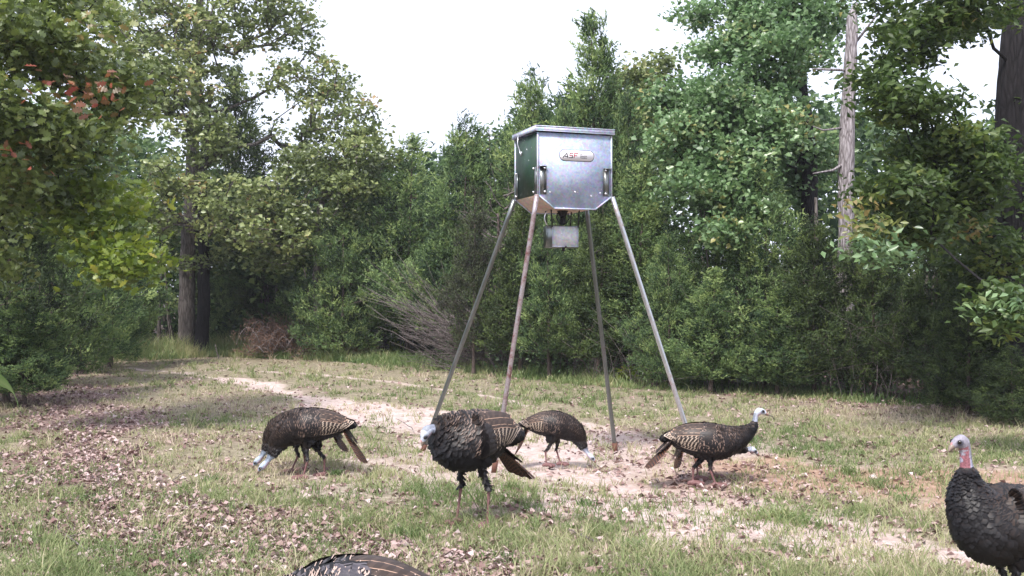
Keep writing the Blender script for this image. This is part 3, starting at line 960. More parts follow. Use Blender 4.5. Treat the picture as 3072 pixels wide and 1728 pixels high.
# the near oak whose branches hang in from the left
leafy_tree('oak_tree', 'near oak at the left edge with lobed olive, red and yellow green leaves',
           [np.array([-7.1, 11.5, 0]), np.array([-7.0, 11.5, 2.2]), np.array([-6.8, 11.4, 4.4]), np.array([-6.6, 11.2, 6.5])], [.2, .18, .15, .08],
           [(40, 120, 190, 130, 11, 1.2, 60), (240, 190, 120, 100, 11.5, 1.0, 30), (20, 350, 150, 90, 10.5, 1.0, 34), (200, 420, 130, 60, 11, .9, 20), (330, 300, 90, 70, 12, .9, 16),
            (60, 530, 120, 80, 11, .9, 20), (230, 600, 120, 70, 12, .8, 18), (150, 0, 240, 60, 11.5, 1.2, 30), (-60, 700, 100, 160, 11, 1.0, 20)],
           31, 'oak_olive', 52, .17, .095, .72, 'bark_dark', lobed=True, r_tip=.006, tint0=.45,
           extra=[('bright_leaves', [(290, 560, 90, 40, 11.6, .5, 9), (390, 620, 60, 30, 11.4, .4, 6), (290, 700, 90, 50, 11.2, .5, 12), (340, 790, 80, 50, 11.0, .5, 16), (410, 770, 50, 35, 11.0, .4, 8), (220, 640, 80, 50, 11.3, .5, 8)], 'oak_bright', 34, .5),
                  ('red_leaves', [(200, 285, 120, 18, 10.3, .3, 5), (300, 270, 60, 20, 10.5, .3, 3), (10, 440, 30, 50, 10, .3, 2)], 'oak_red', 7, .35)])

# the broadleaved tree right of the feeder
b3 = G(2420, 1150)
leafy_tree('broadleaved_tree', 'leafy green tree with shiny rounded leaves left of the grey dead trunk',
           [np.array([5.1, 18.2, 0]), W(2432, 700, 18.2), W(2430, 400, 18.3), W(2400, 120, 18.5), W(2390, -100, 18.5)], [.17, .15, .12, .08, .04],
           [(2150, 300, 120, 90, 18, 1.2, 44), (2080, 420, 130, 90, 18, 1.2, 50), (2200, 500, 130, 90, 17.5, 1.2, 56), (2300, 380, 130, 110, 17.6, 1.2, 60), (2330, 170, 130, 110, 18, 1.2, 56),
            (2230, 110, 90, 70, 18.5, 1.0, 26), (2130, 160, 60, 40, 18.5, .7, 10), (2100, 40, 60, 24, 18.8, .6, 8), (2220, 15, 80, 24, 18.8, .6, 14), (2420, 60, 130, 90, 18.5, 1.2, 44), (2110, 560, 120, 60, 17.4, 1.0, 36),
            (2230, 620, 110, 50, 17.2, 1.0, 28), (2430, 500, 110, 120, 18.6, .8, 36), (2170, 700, 60, 36, 16.6, .5, 14), (2010, 290, 60, 50, 18.6, .8, 12), (2400, -90, 220, 70, 18.6, 1.2, 30)],
           41, 'broad', 72, .16, .095, .78, 'bark_dark', tint0=.48, rmax=.5)

# a second leafy tree between: behind the feeder's right
leafy_tree('broadleaved_tree', 'olive leafy crown rising between the tallest cedar and the shiny leaved tree',
           [np.array([2.9, 22.5, 0]), W(1940, 600, 22.5), W(1935, 350, 22.5), W(1925, 190, 22.6)], [.13, .12, .09, .04],
           [(1930, 240, 80, 60, 22.2, 1.0, 28), (1980, 340, 90, 80, 22, 1.0, 36), (1900, 400, 100, 70, 22, 1.0, 28), (1985, 190, 36, 40, 22.4, .6, 7), (2040, 420, 60, 90, 21.5, .8, 20), (1850, 330, 50, 60, 22, .8, 10)],
           47, 'oak', 60, .18, .11, .66, 'bark', tint0=.4)

# grey dead trunk
sn = [G(2535, 1165)]
Zs = sn[0][1]
snP = [sn[0], W(2536, 900, Zs), W(2541, 690, Zs), W(2549, 480, Zs), W(2553, 350, Zs), W(2562, 200, Zs), W(2568, 60, Zs), W(2572, 10, Zs)]
e = empty('dead_tree', snP[0])
link(trunk_mesh('trunk', np.array(snP) - snP[0], [.135, .13, .125, .135, .118, .105, .09, .045], 12, 77, 1.15, .12), 'trunk', e, M['bark_snag'])
for a, c, b_, r_ in [((2548, 480), (2500, 510), (2440, 520), .03), ((2552, 380), (2470, 390), (2440, 378), .022), ((2560, 210), (2470, 207), (2440, 205), .028),
                     ((2566, 130), (2620, 60), (2650, 20), .025), ((2545, 560), (2590, 590), (2610, 640), .02), ((2541, 700), (2580, 720), (2600, 700), .018)]:
    P = np.array([W(*a, Zs), W(*c, Zs - .1), W(*b_, Zs - .3)]) - snP[0]
    MB().tube(P, [r_, r_ * .7, r_ * .35], 6).build('branch_stub', M['bark_snag'], e, True)
tag(e, 'tall grey weathered dead trunk without bark standing right of centre', 'dead tree')

# the dark near tree at the right edge
Zr = 13.2
leafy_tree('oak_tree', 'big dark trunk at the right edge with shaded leafy boughs reaching left',
           [np.array([(3062 - CX) / F * Zr, Zr, 0]), W(3056, 900, Zr), W(3054, 500, Zr), W(3056, 100, Zr), W(3060, -200, Zr)], [.22, .20, .19, .18, .16],
           [(2800, 50, 140, 60, 11.5, 1.0, 30), (2720, 150, 70, 60, 11.5, .8, 16), (2740, 330, 90, 45, 11, .8, 20), (2660, 290, 50, 25, 11, .5, 8), (2640, 225, 40, 16, 11, .4, 5),
            (2800, 440, 120, 60, 11.5, .9, 30), (2700, 560, 80, 60, 11, .8, 20), (2850, 600, 130, 80, 12, .9, 36), (2740, 680, 90, 60, 11.5, .8, 22),
            (2930, 480, 80, 110, 11.5, .8, 26), (2940, 50, 120, 50, 12, 1.0, 18), (3050, 330, 40, 50, 13.5, .6, 6), (2950, 760, 130, 100, 12.6, .8, 26),
            (3010, 900, 55, 32, 9.6, .4, 8), (3050, 975, 35, 20, 9.4, .3, 4), (3060, 640, 60, 80, 13.2, .6, 8), (2800, -60, 300, 60, 11.5, 1.0, 26)],
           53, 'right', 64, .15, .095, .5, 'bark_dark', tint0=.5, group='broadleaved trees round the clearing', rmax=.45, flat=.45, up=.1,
           extra=[('turning_leaves', [(2850, 60, 60, 40, 11.4, .3, 3), (2600, 660, 60, 50, 10.8, .4, 6), (2880, 690, 40, 60, 11.6, .3, 3)], 'oak_olive', 24, .75),
                  ('hanging_leaves', [(2610, 740, 60, 36, 10.6, .4, 6), (2690, 770, 40, 26, 10.8, .3, 3), (3030, 920, 40, 26, 9.2, .3, 5)], 'broad', 22, .3)])

# far wood: a mass of foliage behind the first rows, closing the view below the skyline
rs = np.random.RandomState(5)
NF = 3300
X = rs.uniform(-24, 24, NF); Yd = rs.uniform(27, 41, NF)
Yd = np.where(X > 2, Yd - sstep(2, 9, X) * 8, Yd)
px_ = CX + X / Yd * F
sky_py = np.interp(px_, [-900, 300, 420, 700, 850, 1000, 1180, 1300, 1500, 1700, 1900, 2050, 2300, 2600, 2850, 2900, 3100, 3900], [300, 330, 420, 560, 560, 500, 500, 470, 400, 330, 330, 330, 300, 360, 420, 420, 360, 200])
htop = H + (HOR - sky_py) / F * Yd
zc = .1 + (htop - .1) * rs.rand(NF) ** .8
C = np.stack([X, Yd, zc], -1)
V1, fa, ta = leaf_cloud(C, 9, 44, .36, .22, .6, .35, .2, .8)
me = np_mesh('far_wood', V1, fa); add_attr(me, 'tint', ta)
tag(link(me, 'far_wood', None, M['cedar']), 'shaded mass of trees deeper in the wood behind the first row', 'wood', kind='stuff')
# wood interior floor-level stems
mbs = MB()
for q in range(150):
    x = rs.uniform(-14, 12); y = float(edge_y(x)) + rs.uniform(1.0, 9)
    if left_edge(np.array(x), np.array(y)) > 4: continue
    h_ = rs.uniform(1.6, 3.2); r_ = rs.uniform(.02, .07)
    t = np.linspace(0, 1, 6)
    P = np.stack([x + t * rs.randn() * .3, y + t * rs.randn() * .3, t * h_], -1); P[:, :2] += rs.randn(6, 2) * .03
    mbs.tube(P, np.linspace(r_, r_ * .5, 6), 6)
tag(mbs.build('far_stems', M['bark'], None, True), 'thin shaded stems deeper in the wood', 'wood', kind='stuff')

# undergrowth: bare twigs and thin saplings at the foot of the right hand wood
mbs = MB()
for q in range(330):
    x = rs.uniform(-1.2, 8.6); y = float(edge_y(x)) + rs.uniform(-.3, 1.6)
    h_ = rs.uniform(.3, 1.5); r_ = rs.uniform(.003, .009)
    a = rs.rand() * 6.28; ln = rs.uniform(.1, .8)
    t = np.linspace(0, 1, 6)
    P = np.stack([x + np.cos(a) * ln * t ** 1.5 * h_, y + np.sin(a) * ln * t ** 1.5 * h_, t * h_ * (1 - .2 * t)], -1); P += rs.randn(6, 3) * .02
    P[0, 2] = 0
    mbs.tube(P, np.linspace(r_, r_ * .35, 6), 4)
    for z in range(2):
        j = rs.randint(2, 5); d = rs.randn(3) * .2 + [0, 0, .12]
        mbs.tube(np.array([P[j], P[j] + d, P[j] + d * 1.9 + rs.randn(3) * .05]), [r_ * .5, r_ * .35, r_ * .2], 4)
tag(mbs.build('undergrowth_twigs', M['deadwood'], None, True), 'tangle of thin dead twigs and stems at the foot of the cedars', 'undergrowth', kind='stuff')
C = []
for q in range(420):
    x = rs.uniform(-1.5, 9); y = float(edge_y(x)) + rs.uniform(-.1, 2.0)
    C.append([x, y, rs.uniform(.08, .9) * rs.rand() ** .5])
V1, fa, ta = leaf_cloud(np.array(C), 19, 16, .13, .07, .6, .3, .2, .8)
me = np_mesh('undergrowth', V1, fa); add_attr(me, 'tint', ta)
tag(link(me, 'undergrowth', None, M['broad']), 'low leafy undergrowth in shade along the right side of the wood', 'undergrowth', kind='stuff')
C = []
for q in range(520):
    y = rs.uniform(11, 25); x = float(np.interp(y, [0, 6, 10, 14, 18, 24], [-3.6, -4.6, -5.6, -7.0, -9.0, -12.5])) - rs.uniform(.2, 2.6)
    C.append([x, y, rs.uniform(.05, 1.5) * rs.rand() ** .4])
V1, fa, ta = cedar_sprays(np.array(C), (-30, 15), 29, 7, 7, .3, .055, .018, .4)
me = np_mesh('left_undergrowth', V1, fa); add_attr(me, 'tint', ta)
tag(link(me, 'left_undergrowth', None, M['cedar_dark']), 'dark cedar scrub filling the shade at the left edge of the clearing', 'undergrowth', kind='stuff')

# small leafy seedlings that stand out along the edge
for q, (px, py, hh_, lb, mk) in enumerate([(1880, 1150, .28, 'yellow green seedling right of the rear feeder leg', 'oak_bright'), (2040, 1135, .3, 'leafy seedling behind the right feeder leg', 'oak_bright'),
                                       (2160, 1160, .25, 'low green seedling at the foot of the knee high cedar', 'weed'), (840, 1060, .8, 'bright green weed in front of the brush pile', 'weed'),
                                       (1185, 1072, .35, 'yellowish seedling at the foot of the bushy cedar', 'oak_bright'), (505, 1050, .6, 'green weed at the left foot of the big oak', 'weed'),
                                       (1690, 1115, .3, 'small seedling between the feeder legs', 'weed'), (2250, 1165, .2, 'small green seedling in front of the widest cedar', 'weed')]):
    g0 = G(px, py)
    e = empty('seedling', g0)
    rs2 = np.random.RandomState(100 + q)
    mb = MB()
    tips = []
    for s in range(5):
        a = rs2.rand() * 6.28; d = np.array([np.cos(a) * .35, np.sin(a) * .35, 1]) * hh_ * rs2.uniform(.6, 1)
        mb.tube(np.array([[0, 0, 0], d * .5 + [0, 0, .03], d]), [.006, .004, .002], 5)
        tips += [d * .55, d * .8, d]
    mb.build('stem', M['bark_cedar'], e, True)
    V1, fa, ta = leaf_cloud(np.array(tips), 200 + q, 7, .06 + hh_ * .08, .11, .5, .55, .1, .6)
    me = np_mesh('leaves', V1, fa); add_attr(me, 'tint', ta)
    link(me, 'leaves', e, M[mk])
    tag(e, lb, 'seedling', 'seedlings at the edge of the wood')

# thin pale sticks standing in the grass edge
for q, (x0, y0, x1, y1, lb) in enumerate([(655, 1078, 645, 1032, 'short white stick standing in the grass right of the twin trunks'), (1053, 1082, 1022, 975, 'long thin pale stick leaning in front of the bushy cedar'),
                                      (788, 1062, 786, 880, 'thin dead stem rising from the brown brush pile')]):
    a = G(x0, y0); b_ = W(x1, y1, a[1])
    t = np.linspace(0, 1, 6)[:, None]
    P = a * (1 - t) + b_ * t + np.random.RandomState(q).randn(6, 3) * .01
    P[0] = a
    tag(MB().tube(P - a, np.linspace(.017, .008, 6), 6).build('stick', M['deadwood'], None, True, a), lb, 'stick', 'sticks standing at the edge of the wood')

# ---------------------------------------------------------------- dead cedar with a fan of bare branches
b4 = G(1512, 1112); Zd = b4[1]
e = empty('dead_cedar', b4)
link(trunk_mesh('trunk', np.array([b4, W(1508, 950, Zd), W(1500, 780, Zd), W(1494, 640, Zd)]) - b4, [.075, .06, .045, .02], 10, 88, 1.3), 'trunk', e, M['bark_cedar'])
rs = np.random.RandomState(91)
rest = MB()
for q in range(110):
    z0 = rs.uniform(.05, 1.1) if q < 75 else rs.uniform(1.2, 3.6)
    an = rs.uniform(2.3, 4.2) if q < 85 else rs.uniform(-1.2, 1.6)
    Lb = rs.uniform(.9, 2.1) if q < 75 else rs.uniform(.3, .8)
    el = rs.uniform(.02, .5)
    t = np.linspace(0, 1, 9)
    d = np.array([np.cos(an), np.sin(an) * .6])
    if q < 75:
        zz = z0 + Lb * (.55 * np.sin(el) * t - .14 * np.sin(t * 2.6) + .34 * t ** 2 * rs.uniform(-.1, 1.0))
    else:
        zz = z0 + Lb * (.3 * t + .4 * t ** 2)
    P = np.stack([d[0] * Lb * t, d[1] * Lb * t, np.maximum(zz, .02)], -1) + np.cumsum(rs.randn(9, 3), 0) * .013
    rr = np.linspace(rs.uniform(.010, .021), .004, 9)
    mb = MB() if q < 40 else rest
    mb.tube(P, rr, 6)
    for s in range(4):
        j = rs.randint(3, 8); dd = (P[min(8, j + 1)] - P[j - 1]) * rs.uniform(.8, 1.6) + rs.randn(3) * .09
        mb.tube(np.array([P[j], P[j] + dd, P[j] + dd * 1.7 + rs.randn(3) * .04]), [.006, .004, .002], 4)
    if q < 40: mb.build('branch', M['deadwood'], e, True)
tag(rest.build('small_branches', M['deadwood'], e, True), kind='stuff')
tag(e, 'dead cedar with a low fan of bare grey branches behind the left feeder leg', 'dead tree')
# crooked pale stem by the feeder
a = G(1490, 1120)
P = np.array([G(1495, 1122), W(1462, 1060, a[1]), W(1441, 1000, a[1]), W(1443, 945, a[1]), W(1456, 890, a[1])])
tag(MB().tube(P - P[0], [.03, .027, .025, .018, .01], 8).build('crooked_stem', M['deadwood'], None, True, P[0]), 'crooked pale dead stem rising beside the left feeder legs', 'stem')

# ---------------------------------------------------------------- brown brush pile
bc = G(890, 1074)
e = empty('brush_pile', bc)
rs = np.random.RandomState(17)
rest = MB(); tips = []
for q in range(190):
    u = rs.rand(); cx = -.9 + 2.3 * u + rs.randn() * .12; top = (1.05 - .65 * u) * rs.uniform(.25, 1.0)
    an = rs.choice([0, np.pi]) + rs.randn() * .5; Lb = rs.uniform(.35, .85)
    t = np.linspace(0, 1, 8)
    P = np.stack([cx + np.cos(an) * Lb * t, rs.randn() * .35 + np.sin(an) * Lb * t * .5, .03 + top * np.sin(.5 + 2.4 * t) * .95], -1) + np.cumsum(rs.randn(8, 3), 0) * .015
    P[:, 2] = np.maximum(P[:, 2], .02)
    mb = MB() if q < 45 else rest
    mb.tube(P, np.linspace(rs.uniform(.007, .018), .004, 8), 5)
    if q < 45: mb.build('branch', M['deadwood'], e, True)
    tips.append(P[2:])
tag(rest.build('small_branches', M['deadwood'], e, True), kind='stuff')
tips = np.concatenate(tips)
V1, fa, ta = cedar_sprays(tips, (0, 0), 31, 4, 5, .2, .07, .012, .5)
me = np_mesh('dead_needles', V1, fa); add_attr(me, 'tint', ta)
tag(link(me, 'dead_needles', e, M['deadneedle']), kind='stuff')
tag(e, 'heap of reddish brown dead cedar brush right of the twin trunks', 'brush pile')

# ---------------------------------------------------------------- broad green leaf blade at the left edge
e = empty('broad_leaved_plant', (-1.62, 2.95, 0))
mb = MB(); mb.tube(np.array([[0, 0, 0], [.0, 0, .5], [.02, 0, 1.0], [.03, 0, 1.24]]), [.012, .011, .009, .006], 8); mb.build('stem', M['weed'], e, True)
for (dx, dz0, ln) in ((.222, 1.245, 1), (-.2, 1.1, 1), (-.15, .8, 1)):
    t = np.linspace(0, 1, 12)
    cxs = dx * np.sin(t * 1.5); czs = dz0 + .05 * np.sin(t * 2.2) - .11 * t ** 2.2
    wv = .028 * np.sin(np.pi * np.clip(t * .93 + .07, 0, 1)) ** .7
    V = []
    for s, zz in ((-1, .006), (0, 0), (1, .006)):
        V.append(np.stack([cxs, .02 * t + s * wv * .75, czs + zz - s * wv * .9], -1))
    V = np.stack(V, 1).reshape(-1, 3)
    f4 = np.array([[a * 3 + b_, a * 3 + b_ + 1, a * 3 + b_ + 4, a * 3 + b_ + 3] for a in range(11) for b_ in range(2)])
    me = np_mesh('leaf', V, f4, True); add_attr(me, 'tint', np.tile([.15, .5, .3], 12))
    link(me, 'leaf', e, M['weed'])
tag(e, 'close plant with a broad arching green leaf poking in at the left edge', 'plant')

# ================================================================ thin summer haze
hz = MB().box((0, 40, 8.5), (160, 180, 19)).build('haze', None)
hz.data.materials.clear()
hm = bpy.data.materials.new('haze_air'); hm.use_nodes = True; hm.node_tree.nodes.clear()
pv = hm.node_tree.nodes.new('ShaderNodeVolumePrincipled'); ho = hm.node_tree.nodes.new('ShaderNodeOutputMaterial')
pv.inputs['Color'].default_value = (.86, .89, .97, 1); pv.inputs['Density'].default_value = .0007
hm.node_tree.links.new(pv.outputs[0], ho.inputs['Volume'])
hz.data.materials.append(hm)
tag(hz, 'thin pale haze that veils the far trees', 'haze', kind='stuff')

# ================================================================ the game feeder
e1 = np.array([.943, .334, 0]); e2 = np.array([-.334, .943, 0])
C2 = np.array([.216, 8.83, 0]); BW, BD = .68, .55
cen = C2 + e1 * BW / 2 + e2 * BD / 2
fe = empty('game_feeder', (cen[0], cen[1], 0), math.atan2(.334, .943))
tag(fe, 'galvanised box game feeder on four splayed pipe legs in the middle of the clearing', 'game feeder')
hw, hd = BW / 2, BD / 2
ZB, ZT, ZH = 2.357, 2.885, 2.245


def pb(name, m_, mb, smooth=False, parent=fe):
    return mb.build(name, m_, parent, smooth)


def plate(y, th, mk, nm):
    prof = [(-hw, ZB), (-hw + .15, ZH), (hw - .15, ZH), (hw, ZB), (hw, ZT), (-hw, ZT)]
    V = [[x, y - th / 2, z] for x, z in prof] + [[x, y + th / 2, z] for x, z in prof]
    nn = 6
    mb = MB().add(V, f4=[[q, q + nn, (q + 1) % nn + nn, (q + 1) % nn] for q in range(nn)], ng=[list(range(nn)), list(range(nn, 2 * nn))[::-1]])
    return pb(nm, M[mk], mb)


plate(-hd, .004, 'galv', 'front_panel')
plate(hd, .004, 'galv', 'back_panel')
# folded rims on the lower edge of the front plate
mb = MB()
rim = [(-hw, ZB), (-hw + .15, ZH), (hw - .15, ZH), (hw, ZB)]
for q in range(3):
    a, b_ = rim[q], rim[q + 1]
    mb.bar((a[0], -hd - .004, a[1]), (b_[0], -hd - .004, b_[1]), .0065, n=6)
    mb.bar((a[0], hd + .004, a[1]), (b_[0], hd + .004, b_[1]), .0065, n=6)
pb('folded_rim', M['galv_lid'], mb, True)
pb('side_panel', M['green_sheet'], MB().box((-hw + .002, 0, (ZB + ZT) / 2), (.004, BD - .008, ZT - ZB)))
pb('side_panel', M['green_sheet'], MB().box((hw - .002, 0, (ZB + ZT) / 2), (.004, BD - .008, ZT - ZB)))
# sloping hopper floor
for s in (-1, 1):
    V = [[s * (hw - .003), -hd + .003, ZB], [s * (hw - .003), hd - .003, ZB], [s * (hw - .15), hd - .003, ZH + .004], [s * (hw - .15), -hd + .003, ZH + .004]]
    V2 = [[p[0] - s * .002, p[1], p[2] + .004] for p in V]
    pb('hopper_slope', M['hopper'], MB().add(V + V2, f4=[[0, 1, 2, 3], [7, 6, 5, 4], [0, 4, 5, 1], [1, 5, 6, 2], [2, 6, 7, 3], [3, 7, 4, 0]]))
pb('hopper_floor', M['hopper'], MB().box((0, 0, ZH + .008), (BW - .306, BD - .01, .006)))
# lid with turned down rim
mb = MB().box((0, 0, ZT + .052), (BW + .05, BD + .05, .006))
for s in (-1, 1):
    mb.box((0, s * (hd + .023), ZT + .030), (BW + .05, .004, .038))
    mb.box((s * (hw + .023), 0, ZT + .030), (.004, BD + .042, .038))
    mb.bar((-hw - .024, s * (hd + .026), ZT + .011), (hw + .024, s * (hd + .026), ZT + .011), .003, n=6)
lid = pb('lid', M['galv_lid'], mb)
mb = MB().bar((-hw - .026, -hd - .026, ZT + .05), (hw + .026, -hd - .026, ZT + .05), .005, n=6)
pb('lid_edge_bead', M['galv_lid'], mb, True, lid)
# strap latch on the green side
y0 = .14
P = np.array([[-hw - .027, y0, ZT + .02], [-hw - .03, y0, ZT - .05], [-hw - .012, y0, ZT - .10], [-hw - .008, y0 - .01, ZT - .13], [-hw - .008, y0 - .035, ZT - .15], [-hw - .01, y0 - .05, ZT - .12]])
pb('strap_latch', M['bolt'], MB().tube(P, .006, 6), True)
# corner angle irons, upper leg sleeves and bolts
for sx_, sy_ in ((-1, -1), (1, -1), (-1, 1), (1, 1)):
    mb = MB()
    mb.box((sx_ * (hw + .001), sy_ * (hd + .005), (ZB + ZT) / 2), (.012, .012, ZT - ZB - .004))
    fr = pb('corner_post', M['galv_lid'], mb)
    mb = MB()
    mb.box((sx_ * (hw - .045), sy_ * (hd + .0055), ZB + .12), (.05, .005, .235))
    mb.box((sx_ * (hw + .0055), sy_ * (hd - .04), ZB + .12), (.005, .05, .235))
    mb.box((sx_ * (hw - .04), sy_ * (hd + .018), ZB + .24), (.07, .022, .006))
    mb.box((sx_ * (hw - .072), sy_ * (hd + .009), ZB + .12), (.004, .01, .235))
    pb('leg_bracket', M['leg_grey'], mb)
    for zz in (.025, .225):
        for ax in (0, 1):
            if ax: c = (sx_ * (hw - .058), sy_ * (hd + .012), ZB + zz); d = (0, sy_, 0)
            else: c = (sx_ * (hw + .012), sy_ * (hd - .055), ZB + zz); d = (sx_, 0, 0)
            c = np.array(c); d = np.array(d, float)
            pb('bolt', M['bolt'], MB().bar(c - d * .006, c + d * .012, .009, n=8), False)
for x_, z_ in ((-.23, .022), (0, .03), (.235, .028), (.15, -.0)):
    pb('bolt', M['bolt'], MB().bar((x_, -hd - .001, ZB + z_), (x_, -hd - .011, ZB + z_), .007, n=8))

# legs
Rz = Matrix.Rotation(-fe.rotation_euler[2], 3, 'Z')


def loc(p):
    v = Rz @ (Vector((p[0], p[1], p[2])) - Vector((cen[0], cen[1], 0)))
    return np.array(v)


feet = {(-1, 1): (-.874, 10.13), (1, 1): (1.005, 10.15), (-1, -1): (-.158, 9.05), (1, -1): (1.652, 9.2)}
legm = {(-1, 1): 'leg_grey', (1, 1): 'leg_grey', (-1, -1): 'leg_rust', (1, -1): 'leg_bright'}
legl = {(-1, 1): 'dull dark steel leg', (-1, -1): 'leg streaked with red rust', (1, -1): 'brighter steel leg with a highlight', (1, 1): 'dull weathered rear leg'}
for k_, (fx, fy) in feet.items():
    f_ = loc((fx, fy, -.03)); top = np.array([k_[0] * (hw + .008), k_[1] * (hd + .008), ZB + .0])
    up_ = top + [0, 0, .23]
    t = np.linspace(0, 1, 14)[:, None]
    P = f_ * (1 - t) + top * t
    o = pb('leg', M[legm[k_]], MB().tube(P, .0205, 14), True)
    tag(o, legl[k_])
    foot = f_ * .985 + top * .015
    d = (top - f_) / np.linalg.norm(top - f_)
    pb('foot_sleeve', M['foot_rust'], MB().bar(f_, f_ + d * .12, .024, n=14), True, o)
# sticker
mb = MB()
sx0, sz0, sw, sh = .018, ZT - .185, .315, .088
ang = np.concatenate([np.linspace(-np.pi / 2, np.pi / 2, 12), np.linspace(np.pi / 2, 3 * np.pi / 2, 12)])
pts = [(sx0 + (sw / 2 - sh / 2) * (1 if q < 12 else -1) + np.cos(a) * sh / 2, sz0 + np.sin(a) * sh / 2) for q, a in enumerate(ang)]
for gr, th, mk, nm in ((1.0, .003, 'white', 'sticker'), ):
    V = [[x, -hd - .0022, z] for x, z in pts] + [[x, -hd - .0022 - th, z] for x, z in pts]
    nn = len(pts)
    st = pb(nm, M[mk], MB().add(V, f4=[[q, (q + 1) % nn, (q + 1) % nn + nn, q + nn] for q in range(nn)], ng=[list(range(nn))[::-1], list(range(nn, 2 * nn))]))
V = [[sx0 + (x - sx0) * 1.03, -hd - .0024, sz0 + (z - sz0) * 1.10] for x, z in pts]
V2 = [[p[0], -hd - .0034, p[2]] for p in V]
nn = len(pts)
pb('sticker_border', M['ink_black'], MB().add(V + V2, f4=[[q, (q + 1) % nn, (q + 1) % nn + nn, q + nn] for q in range(nn)], ng=[list(range(nn, 2 * nn))]), False, st)
yb = -hd - .0066


def strokes(lines, th):
    mb = MB()
    for (xa, za), (xb, zb) in lines:
        d = np.array([xb - xa, zb - za]); L_ = np.hypot(*d); d = d / L_; p = np.array([-d[1], d[0]]) * th / 2
        a = np.array([xa, za]) - d * th * .3; b_ = np.array([xb, zb]) + d * th * .3
        q = [a - p, b_ - p, b_ + p, a + p]
        V = [[x, yb, z] for x, z in q] + [[x, yb + .0016, z] for x, z in q]
        mb.add(V, f4=[[0, 1, 2, 3], [7, 6, 5, 4], [0, 4, 5, 1], [1, 5, 6, 2], [2, 6, 7, 3], [3, 7, 4, 0]])
    return mb


x0 = sx0 - .128; z0 = sz0 - .019; z1 = sz0 + .019; zm = (z0 + z1) / 2
pb('lettering', M['ink_black'], strokes([((x0, z0), (x0 + .036, z1)), ((x0 + .036, z1), (x0 + .044, z0)), ((x0 + .020, z0 + .008), (x0 + .042, z0 + .008))], .0075), False, st)
tag(pb('lettering', M['ink_red'], strokes([((x0 + .064, z1), (x0 + .092, z1)), ((x0 + .064, z1), (x0 + .062, zm)), ((x0 + .062, zm), (x0 + .088, zm))], .007), False, st), 'red upper strokes of the middle letter')
pb('lettering', M['ink_black'], strokes([((x0 + .088, zm), (x0 + .086, z0)), ((x0 + .086, z0), (x0 + .056, z0))], .007), False, st)
tag(pb('lettering', M['ink_red'], strokes([((x0 + .106, z1), (x0 + .140, z1)), ((x0 + .106, z1), (x0 + .101, z0)), ((x0 + .106, zm), (x0 + .130, zm))], .007), False, st), 'dark red last letter')
for q, (txt, ww_) in enumerate((('All', .02), ('Seasons', .05), ('Feeders', .05))):
    cu = bpy.data.curves.new('small_lettering', 'FONT'); cu.body = txt; cu.size = .020; cu.extrude = .0005
    tmp = bpy.data.objects.new('tmp', cu); COL.objects.link(tmp)
    bpy.context.view_layer.update()
    me = bpy.data.meshes.new_from_object(tmp.evaluated_get(bpy.context.evaluated_depsgraph_get()))
    bpy.data.objects.remove(tmp)
    me.materials.clear()
    o = link(me, 'small_lettering', st, M['ink_black'])
    o.location = (sx0 + .030, yb + .001, sz0 + .010 - q * .0165); o.rotation_euler = (rad(90), 0, 0)

# throat, motor and control box under the hopper
mb = MB().bar((0, 0, ZH + .004), (0, 0, ZH - .05), .05, .028, n=14); mb.bar((0, 0, ZH - .05), (0, 0, ZH - .085), .022, n=12)
pb('funnel', M['black_metal'], mb)
mb = MB()
for s in (-1, 1):
    mb.tube(np.array([[s * .02, 0, ZH - .03], [s * .055, -.01, ZH - .02], [s * .06, -.01, ZH - .06], [s * .03, 0, ZH - .11], [s * .012, 0, ZH - .09]]), .006, 6)
mb.bar((0, 0, ZH - .08), (0, 0, ZH - .12), .03, .02, n=10)
pb('spreader_hanger', M['black_metal'], mb, True)
for x_, y_ in ((-.14, -.08), (.125, -.08), (-.12, .1), (.125, .1)):
    pb('hanger_rod', M['black_metal'], MB().bar((x_, y_, ZH + .006), (x_ * .92, y_, ZH - .145), .006, n=6))
bz = ZH - .225; by = -.03
pb('control_box', M['leg_grey'], MB().box((-.012, by + .05, bz), (.262, .15, .19)))
dz = pb('control_box_door', M['ctrl'], MB().box((.0, by - .031, bz - .002), (.232, .012, .168)))
mb = MB()
for s in (-1, 1):
    mb.box((0, by - .033, bz - .002 + s * .086), (.242, .016, .005)); mb.box((s * .1185, by - .033, bz - .002), (.005, .016, .167))
pb('door_rim', M['galv_lid'], mb, False, dz)
pb('door_label', M['galv_lid'], MB().box((0, by - .038, bz - .03), (.075, .002, .006)), False, dz)
mb = MB().bar((.005, by + .02, bz - .09), (.005, by + .02, bz - .125), .012, .014, n=10).bar((.0, by - .045, bz - .085), (.0, by - .045, bz - .10), .008, n=8)
pb('sensor_knob', M['black_metal'], mb)
t = np.linspace(0, 1, 8)
P = np.stack([-.16 - .03 * np.sin(t * 3), np.full(8, -.05), ZH - .0 - t * .13], -1)
pb('cable', M['bolt'], MB().tube(P, .005, 6), True)
# the feeder's box stands a little crooked on its legs

